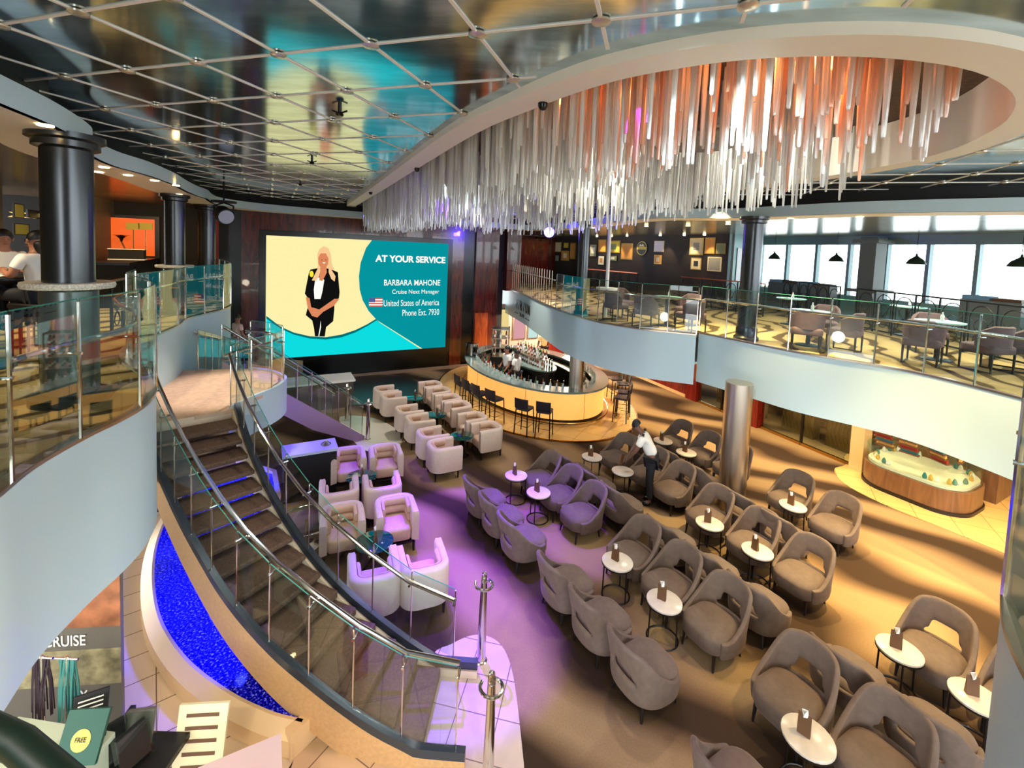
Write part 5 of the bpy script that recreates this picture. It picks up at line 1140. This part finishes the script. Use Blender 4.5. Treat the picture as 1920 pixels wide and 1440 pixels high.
# ================================================================== PEOPLE
def skin_obj(name, J, E, m, parent, root=0, lv=2):
    me = bpy.data.meshes.new(name); me.from_pydata([j[0] for j in J], E, []); me.materials.append(m)
    o = bpy.data.objects.new(name, me); COL.objects.link(o); o.parent = parent
    md = o.modifiers.new('skin', 'SKIN'); md.use_smooth_shade = True; md.branch_smoothing = .6
    sv = me.skin_vertices[0].data
    for i, j in enumerate(J): r = j[1]; sv[i].radius = (r, r) if not isinstance(r, tuple) else r
    sv[root].use_root = True
    s = o.modifiers.new('sub', 'SUBSURF'); s.levels = 1; s.render_levels = lv
    return o
def person(label, loc, rz, P=None, shirt=M_shirt, trous=M_trouser, skin=M_skin, hair=M_hair, fingers=False, seated=False, long_hair=False, sleeves=.55, scale=1):
    t = thing('person', label, 'person', loc, rz); t.scale = (scale,)*3
    D = dict(pel=(0, 0, .95), sp=(0, .0, 1.15), ch=(0, .0, 1.34), nk=(0, 0, 1.47), hd=(0, .015, 1.60), tp=(0, .01, 1.70),
             sL=(-.18, 0, 1.40), eL=(-.23, .02, 1.13), wL=(-.22, .18, .95), sR=(.18, 0, 1.40), eR=(.23, .02, 1.13), wR=(.22, .18, .95),
             hL=(-.09, 0, .90), kL=(-.10, .02, .49), aL=(-.10, -.02, .09), fL=(-.11, .14, .04), hR=(.09, 0, .90), kR=(.10, .02, .49), aR=(.10, -.02, .09), fR=(.11, .14, .04))
    if P: D.update(P)
    V = {k: Vector(v) for k, v in D.items()}
    J = []; E = []; idx = {}
    def add(k, v, r, par=None): idx[k] = len(J); J.append((tuple(v), r)); (E.append((idx[par], idx[k])) if par else None)
    add('pel', V['pel'], .12); add('sp', V['sp'], .11, 'pel'); add('ch', V['ch'], .12, 'sp'); add('nk', V['nk'], .055, 'ch')
    add('jaw', V['nk'].lerp(V['hd'], .55)+Vector((0, .01, 0)), .06, 'nk'); add('hd', V['hd'], (.082, .098), 'jaw'); add('tp', V['tp'], (.06, .07), 'hd')
    fwd = (V['hd']-V['nk']); side = (V['sR']-V['sL']).normalized(); f = fwd.normalized().cross(side)*-1
    if f.y < 0 and abs(f.y) > .3: f = -f
    for s in 'LR':
        sg = -1 if s == 'L' else 1
        add('s'+s, V['s'+s], .062, 'ch'); add('e'+s, V['e'+s], .042, 's'+s); add('w'+s, V['w'+s], .027, 'e'+s)
        hdv = (V['w'+s]-V['e'+s]).normalized(); palm = V['w'+s]+hdv*.07; add('p'+s, palm, (.036, .018), 'w'+s)
        sd = Vector((sg, 0, 0)) if abs(hdv.x) < .8 else Vector((0, 1, 0))
        sd = (sd-hdv*sd.dot(hdv)).normalized(); dn = hdv.cross(sd)
        if dn.z > 0: dn = -dn
        if fingers:
            for q in range(4):
                b = palm+sd*(-.027+.018*q)+hdv*.02; ln = [.07, .08, .075, .06][q]
                add('f%d%s' % (q, s), b, .0095, 'p'+s); add('g%d%s' % (q, s), b+hdv*ln*.55+dn*.012, .0085, 'f%d%s' % (q, s)); add('h%d%s' % (q, s), b+hdv*ln*.85+dn*.035, .007, 'g%d%s' % (q, s))
            b = V['w'+s]+hdv*.03-sd*.03; add('t0'+s, b, .012, 'w'+s); add('t1'+s, b+hdv*.04-sd*.02+dn*.01, .01, 't0'+s)
        else: add('q'+s, palm+hdv*.07+dn*.02, (.03, .014), 'p'+s)
        add('h'+s, V['h'+s], .085, 'pel'); add('k'+s, V['k'+s], .06, 'h'+s); add('a'+s, V['a'+s], .038, 'k'+s); add('f'+s, V['f'+s], .034, 'a'+s)
    skin_obj('body', J, E, skin, t)
    # face
    hc = V['hd']; fm = MB()
    nose = ob('nose', MB().tube([hc+f*.09+Vector((0, 0, .02)), hc+f*.115-Vector((0, 0, .02)), hc+f*.1-Vector((0, 0, .03))], [.008, .016, .008], 8), skin, t)
    for sg in (-1, 1):
        ob('eye', MB().lathe([(0, -.009), (.009, -.004), (.009, .004), (0, .009)], tuple(hc+f*.093+side*sg*.033+Vector((0, 0, .015))), 8), M_black, t)
        ob('ear', MB().lathe([(0, -.03), (.014, -.015), (.016, .01), (0, .03)], tuple(hc+side*sg*.088), 8), skin, t)
    ob('mouth', MB().tube([hc+f*.094-side*.025-Vector((0, 0, .05)), hc+f*.102-Vector((0, 0, .054)), hc+f*.094+side*.025-Vector((0, 0, .05))], .005, 6), mat('lips', (.55, .25, .22), .5), t)
    # hair cap
    hv = []; hf = []; upv = (V['tp']-V['hd']).normalized(); n = 16; rows = 8
    for i in range(rows+1):
        th = radians(100)*i/rows
        for j in range(n):
            ph = 2*pi*j/n; d_ = upv*cos(th)*1.08 + (side*cos(ph)*.9+f*sin(ph))*sin(th)
            cut = max(0, sin(ph))*max(0, (th-radians(55)))*.9
            hv.append(hc+Vector((0, 0, .022))-f*.012+d_*(.107-.05*cut))
    for i in range(rows):
        for j in range(n): hf.append((i*n+j, i*n+(j+1) % n, (i+1)*n+(j+1) % n, (i+1)*n+j))
    ob('hair', MB().add(hv, hf), hair, t)
    if long_hair: skin_obj('hair_length', [(hc-f*.06, .085), (hc-f*.09-Vector((0, 0, .1)), .075), (hc-f*.08-Vector((0, 0, .2)), .04)], [(0, 1), (1, 2)], hair, t)
    # shirt
    c = 1.0; SJ = [(V['pel']+Vector((0, 0, .03)), .155), (V['sp'], .15), (V['ch'], .165), (V['nk']-(V['nk']-V['ch'])*.25, .085)]; SE_ = [(0, 1), (1, 2), (2, 3)]
    for s in 'LR':
        k = len(SJ); SJ += [(V['s'+s], .086), (V['s'+s].lerp(V['e'+s], sleeves), .068), (V['s'+s].lerp(V['e'+s], sleeves+.06), .066)]; SE_ += [(2, k), (k, k+1), (k+1, k+2)]
    skin_obj('shirt', [(tuple(a), b) for a, b in SJ], SE_, shirt, t)
    TJ = [(tuple(V['pel']+Vector((0, 0, .0))), .145)]; TE = []
    for s in 'LR':
        k = len(TJ); TJ += [(tuple(V['h'+s]), .105), (tuple(V['k'+s]), .076), (tuple(V['a'+s]+Vector((0, 0, .03))), .06)]; TE += [(0, k), (k, k+1), (k+1, k+2)]
    skin_obj('trousers', TJ, TE, trous, t)
    for s in 'LR': skin_obj('shoe', [(tuple(V['a'+s]-Vector((0, 0, .035))), .056), (tuple(V['f'+s]), .050)], [(0, 1)], M_black, t)
    return t
# waiter leaning over the table, facing left
w_ = person('waiter in white short sleeved shirt and dark trousers leaning over a lounge table', (2.92, 9.02, 0), radians(68),
       dict(pel=(0, -.02, .95), sp=(0, .05, 1.15), ch=(0, .16, 1.33), nk=(0, .25, 1.45), hd=(0, .345, 1.54), tp=(0, .40, 1.63), sL=(-.18, .19, 1.38), sR=(.18, .19, 1.38), eL=(-.22, .30, 1.12), wL=(-.10, .44, .90), eR=(.22, .32, 1.10), wR=(.10, .47, .90)), skin=M_skind, fingers=True)
ob('epaulette', MB().box((-.15, .18, 1.452), (.1, .05, .015)), M_black, w_); ob('epaulette', MB().box((.15, .18, 1.452), (.1, .05, .015)), M_black, w_)
hp = (Matrix.Rotation(radians(68), 3, 'Z') @ Vector((0, .60, .80))) + Vector((2.92, 9.02, 0))
t = thing('menu_stand', 'brown menu held tilted in the hands of the waiter', 'menu', (hp.x, hp.y, .70), .8); ob('card', MB().box((0, 0, .1), (.12, .03, .22), 0, ('Y', .35)), M_menu, t)
# bartenders inside the bar
person('bartender in white shirt facing left behind the bar bottles', (-.15, 15.5, .05), radians(120), skin=M_skin)
person('bartender in white shirt seen from behind, nearer of the pair in the bar', (.18, 14.95, .05), radians(60), skin=M_skind)
person('person in cream top standing beyond the bar with back turned', (1.35, 19.2, .05), radians(10), shirt=mat('cream_top', (.93, .88, .7), .7), skin=M_skind)
# person on the rear flight
person('person in pale pink top standing beyond the stair landing, left of the screen', (-8.72, 14.35, .94), radians(-30), shirt=mat('pink_top', (.92, .78, .74), .7), trous=M_jean, scale=1.0)
# seated officers on the left deck
SEAT = dict(pel=(0, 0, .52), sp=(0, 0, .72), ch=(0, .02, .92), nk=(0, .03, 1.05), hd=(0, .05, 1.18), tp=(0, .04, 1.28), sL=(-.18, .02, .98), sR=(.18, .02, .98), eL=(-.24, .1, .74), wL=(-.12, .32, .78), eR=(.24, .1, .74), wR=(.12, .32, .78),
            hL=(-.1, .05, .50), kL=(-.12, .45, .50), aL=(-.12, .45, .10), fL=(-.12, .6, .05), hR=(.1, .05, .50), kR=(.12, .45, .50), aR=(.12, .45, .10), fR=(.12, .6, .05))
for (x, y, a, lb, lh) in [(-6.02, 5.78, 178, 'seated officer in white shirt reading papers beside the near left column', True), (-6.95, 6.2, -30, 'seated officer cut by the left picture edge holding a white sheet', False)]:
    p = person(lb, (x, y, ZD+.46), radians(a-90), SEAT, long_hair=lh)
    t = thing('bar_chair', 'dark chair under the ' + lb.split(' reading ')[0].split(' cut ')[0] + (' by the column' if lh else ' at the picture edge'), 'chair', (x, y, ZD), radians(a-90))
    ob('seat', pad(rrect(.44, .44, .05), .80, .86, .015), M_leg, t)
    for qx in (-.18, .18):
        for qy in (-.18, .18): ob('leg', leg_mb(qx, qy, .8), M_leg, t)
for x, y, z, a in [(-6.52, 5.7, 1.182, .3), (-6.75, 5.85, 1.182, 1.2)]:
    tag(ob('paper_sheet', MB().box((0, 0, .004), (.3, .21, .004)), M_paper, loc=(x, y, ZD+z), rz=a), 'white paper sheet lying on the officers table', 'paper', 'papers on the officers table')

# ================================================================== UNDER THE LEFT BALCONY: SALES STAND
def board(label, x, y, z, w, h, rz, tilt, m):
    t = thing('display_board', label, 'board', (x, y, z), rz); o = ob('panel', MB().box(tuple(Matrix.Rotation(tilt, 3, 'X') @ Vector((0, 0, h/2))), (w, .03, h), 0, ('X', tilt)), m, t); return t
M_bgrey = mat('banner_grey', (.42, .40, .36), .5); M_photo1 = mat('banner_photo_warm', (.66, .42, .28), .5, noise=.45, nscale=5); M_photo2 = mat('banner_photo_leaf', (.60, .56, .42), .5, noise=.5, nscale=9)
BP = Vector((-3.76, 4.3)); BD = Vector((-1, -.12)).normalized()*-1; BN = Vector((BD.y, -BD.x))
bb = thing('banner', 'tall grey banner with photo panels and the letters UISE', 'banner', (BP.x, BP.y, 0))
def bseg(s0, s1, z0, z1, o0, o1, m, nm): o = ob(nm, vseg(BP, BD, BN, s0, s1, z0, z1, o0, o1), m, bb); o.location = -Vector(bb.location); return o
bseg(-1.5, 0, .05, 1.85, -.04, 0, M_bgrey, 'panel'); bseg(-1.5, 0, 1.15, 1.85, .0, .006, M_photo1, 'photo'); bseg(-1.5, 0, .55, .92, .0, .006, M_photo2, 'photo')
for txt, a, b, z1, z0 in (('CRUISE', -.68, -.31, 1.08, .97), ('Y', -.37, -.30, .50, .39)):
    o = wall_text('lettering', txt, M_paper, a, b, z1, z0, BP, BD, BN, .012, bb, .004)
bseg(-.05, 0, 0, .1, -.2, .2, M_leg, 'foot'); bseg(-1.5, -1.45, 0, .1, -.2, .2, M_leg, 'foot')
tb = thing('sales_table', 'pale sales table under the left balcony', 'table', (*un(60, 1420, .9), 0), -.1)
ob('table_top', MB().box((0, 0, .88), (.9, .5, .05)), mat('table_cloth_pale', (.72, .76, .66), .7), tb); ob('skirt', MB().box((0, 0, .43), (.84, .44, .86)), MATS['table_cloth_pale'], tb)
for k, (dx, cl, lb) in enumerate([(-.12, (.25, .52, .50), 'bundle of teal lanyards hanging from a stand'), (-.34, (.22, .16, .2), 'bundle of dark lanyards hanging from a stand')]):
    t = thing('lanyard_stand', lb, 'lanyards', (un(125, 1235, 1.3)[0]+dx+.12, un(125, 1235, 1.3)[1], 0)); ob('stand', MB().tube([(0, 0, .0), (0, 0, 1.32)], .012, 6), M_chrome, t); ob('hook_bar', MB().tube([(-.1, 0, 1.3), (.1, 0, 1.3)], .01, 6), M_chrome, t)
    mb = MB(); random.seed(k)
    for q in range(26):
        a = random.uniform(-.09, .09); b = random.uniform(-.05, .05); mb.tube([(a, b*.3, 1.3), (a+b*.2, b, 1.05), (a+b*.3, b*1.2, random.uniform(.72, .85))], .007, 4)
    o = ob('lanyards', mb, mat('lanyard_%d' % k, cl, .7), t); o['kind'] = 'stuff'
t = board('green leaflet board with a round yellow FREE badge on the sales table', *un(140, 1425, .95), .905, .30, .34, .1, -.5, mat('leaflet_green', (.10, .30, .24), .5))
Mt = Matrix.Rotation(-.5, 3, 'X')
o = ob('badge', MB().add([Mt @ Vector((.07*cos(2*pi*k/24), -.018, .15+.07*sin(2*pi*k/24))) for k in range(24)], [tuple(range(24))]), F_y, t, smooth=False)
me = fit_text('lettering', 'FREE', M_leg, -.04, .04, .03, 0, 0, 0); me.parent = t; me.matrix_local = Matrix.Rotation(-.5, 4, 'X') @ Matrix(((1, 0, 0, -.04), (0, 0, -1, -.022), (0, 1, 0, .14), (0, 0, 0, 1)))
t = board('dark leaflet board with small print standing tilted beside the green one', *un(165, 1380, .95), .905, .22, .34, .5, -.35, M_blackm)
for q in range(4): ob('print_line', MB().add([Matrix.Rotation(-.35, 3, 'X') @ Vector(v) for v in ((-.08, -.017, .3-.03*q), (.08, -.017, .3-.03*q), (.08, -.017, .29-.03*q), (-.08, -.017, .29-.03*q))], [(0, 1, 2, 3)]), M_paper, t, smooth=False)
for k, (x, y, r) in enumerate([(*un(205, 1420, .62), .9), (*un(250, 1425, .62), 1.2), (*un(262, 1390, .62), .2)]):
    t = thing('brochure_holder', ['clear acrylic brochure holder with dark leaflets, leftmost', 'clear acrylic brochure holder leaning beside the dark leaflets', 'small brochure holder behind the others'][k], 'holder', (x, y, .6), r)
    ob('holder', MB().box((0, 0, .14), (.24, .08, .28), 0, ('X', -.3)), M_glass, t); ob('leaflets', MB().box((0, 0, .15), (.21, .04, .27), 0, ('X', -.3)), M_blackm if k < 2 else M_bgrey, t)
t = thing('stand_table', 'low dark table carrying the brochure holders', 'table', (*un(240, 1440, .6), 0)); ob('table_top', MB().box((0, 0, .57), (.6, .6, .05)), M_leg, t); ob('pedestal', MB().lathe([(.2, 0), (.2, .02), (.04, .05), (.04, .55)], n=16), M_leg, t)
t = thing('poster_stand', 'cream poster stand with lines of dark print near the stair side', 'poster', (*un(375, 1470, .1), 0), .1); ob('panel', MB().box((0, 0, .45), (.42, .03, .7), 0, ('X', -.25)), F_white, t); ob('foot', MB().box((0, .05, .02), (.4, .25, .03)), M_leg, t)
for q in range(5): ob('print_line', MB().add([Matrix.Rotation(-.25, 3, 'X') @ Vector(v)+Vector((0, 0, .45)) for v in ((-.14, -.018, .28-.1*q), (.14, -.018, .28-.1*q), (.14, -.018, .25-.1*q), (-.14, -.018, .25-.1*q))], [(0, 1, 2, 3)]), M_menu, t, smooth=False)
t = thing('desk', 'pale pink desk corner cut by the bottom edge of the picture', 'table', (*un(450, 1455, .7), 0), .5); ob('table_top', MB().box((0, 0, .7), (.6, .4, .04)), mat('pink_desk', (.86, .74, .74), .4), t); ob('body', MB().box((0, 0, .34), (.5, .3, .68)), M_woodo, t)
# things seen under and behind the stair
t = thing('equipment_case', 'black equipment case with a pale top behind the stair glass', 'case', (-3.95, 8.9, 0), .5); ob('body', MB().box((0, 0, .45), (.95, .5, .9)), M_blackm, t); ob('top', MB().box((0, 0, .92), (1.0, .55, .05)), mat('pale_blue_top', (.72, .78, .82), .3), t); ob('latch', MB().lathe([(.07, .93), (.1, .96), (.03, 1.02)], (.3, 0, 0), 12), M_chrome, t)
t = thing('glass_table', 'round clear glass table with a chrome rim behind the stair', 'table', (-3.25, 7.25, 0)); ob('table_top', MB().lathe([(.44, .46), (.44, .475)], n=36), M_glass, t); ob('rim', MB().tube([(.45*cos(2*pi*k/40), .45*sin(2*pi*k/40), .468) for k in range(40)], .014, 6, closed=True), M_chrome, t); ob('pedestal', MB().lathe([(.2, 0), (.2, .02), (.03, .05), (.03, .46)], n=16), M_chrome, t)
t = thing('display_case', 'low pale edged display case at the foot of the far stair', 'case', (-6.1, 13.7, 0), .5); ob('body', MB().box((0, 0, .4), (2.4, .8, .8)), mat('case_dark', (.3, .26, .22), .5), t); ob('rim', MB().box((0, 0, .83), (2.5, .9, .06)), M_paper, t)
# ================================================================== UNDER-DECK AND LOCAL LIGHTS
for x, y, e in [(6.3, 12.2, 190), (7.0, 10.6, 180), (4.6, 14.2, 200), (3.6, 17.5, 160), (8.0, 8.2, 150), (7.4, 6.6, 130), (9.2, 7.0, 150), (9.0, 10.6, 90), (10.6, 8.4, 120)]:
    lamp('underdeck_downlight', 'SPOT', (x, y, 2.52), e, (1, .74, .40), .06, (x, y, 0), 130, .7)
    tag(ob('downlight', MB().lathe([(.05, -.0), (.06, -.012), (.06, 0)], n=12), M_lampon, loc=(x, y, 2.55)), 'small recessed downlight under the right balcony', 'light', 'downlights under the right balcony')
lamp('bar_light', 'POINT', (1.6, 19.8, 2.2), 120, (1, .85, .6), .1); lamp('bar_light', 'POINT', (2.6, 20.5, 2.2), 160, (1, .88, .75), .3)
lamp('bar_ceiling_spot', 'SPOT', (.4, 15.5, 6.3), 900, (1, .9, .75), .15, (.5, 15.8, 1), 60, .8)
lamp('underdeck_left', 'POINT', (-3.6, 2.6, 2.2), 25, (1, .85, .65), .2); lamp('underdeck_left', 'POINT', (-2.2, 2.2, 2.4), 25, (1, .85, .65), .2)
for x, y in [(-6.6, 4.6), (-7.6, 8.2), (-9.6, 10.6)]: lamp('left_deck_downlight', 'SPOT', (x, y, 5.9), 160, (1, .80, .50), .06, (x, y, ZD), 120, .8)
lamp('left_wall_wash', 'SPOT', (-8.9, 11.0, 5.8), 120, (1, .62, .25), .1, (-10.6, 12.1, 4.6), 110, .7); lamp('left_wall_wash', 'SPOT', (-7.4, 7.6, 5.8), 70, (1, .75, .4), .1, (-8.3, 7.8, 4.9), 100, .7)

for x, y, tx, ty in [(4.6, 12.2, 4.2, 11.8), (6.8, 10.6, 6.6, 9.8), (8.2, 9.3, 8.3, 8.6), (9.6, 8.0, 9.4, 7.6), (9.4, 11.2, 9.3, 11.0), (7.2, 13.6, 7.0, 13.4), (3.4, 15.8, 3.2, 15.6), (1.9, 19.4, 1.9, 19.4)]:
    lamp('right_deck_downlight', 'SPOT', (x, y, 5.93), 200, (1, .86, .62), .04, (tx, ty, ZD), 125, .8)
for x, y in [(-2.5, -.8), (1.5, -1.2), (4.6, .8), (-5.2, 1.2)]:
    lamp('viewer_deck_fill', 'SPOT', (x, y, 6.4), 240, (1, .93, .84), .015, (x, y+.4, ZD), 150, .9)  # unseen fill spots added around the viewer to brighten the ring and room

lamp('landing_spot', 'SPOT', (-4.6, 8.4, 6.3), 420, (1, .86, .78), .06, (-5.2, 8.2, 2.3), 40, .7)
lamp('stair_spot', 'SPOT', (-1.8, 4.6, 6.3), 120, (1, .85, .7), .06, (-2.2, 5.0, 1.0), 60, .7)

lamp('cool_fascia_fill', 'SPOT', (.6, 2.6, 6.3), 420, (.72, .92, 1), .05, (6.2, 8.0, 2.9), 56, .8)  # added cool fills without a fixture, to tint the right fascia bluish
lamp('cool_fascia_fill', 'SPOT', (-1.6, 9.5, 6.3), 300, (.75, .92, 1), .05, (3.2, 10.8, 2.9), 60, .8)
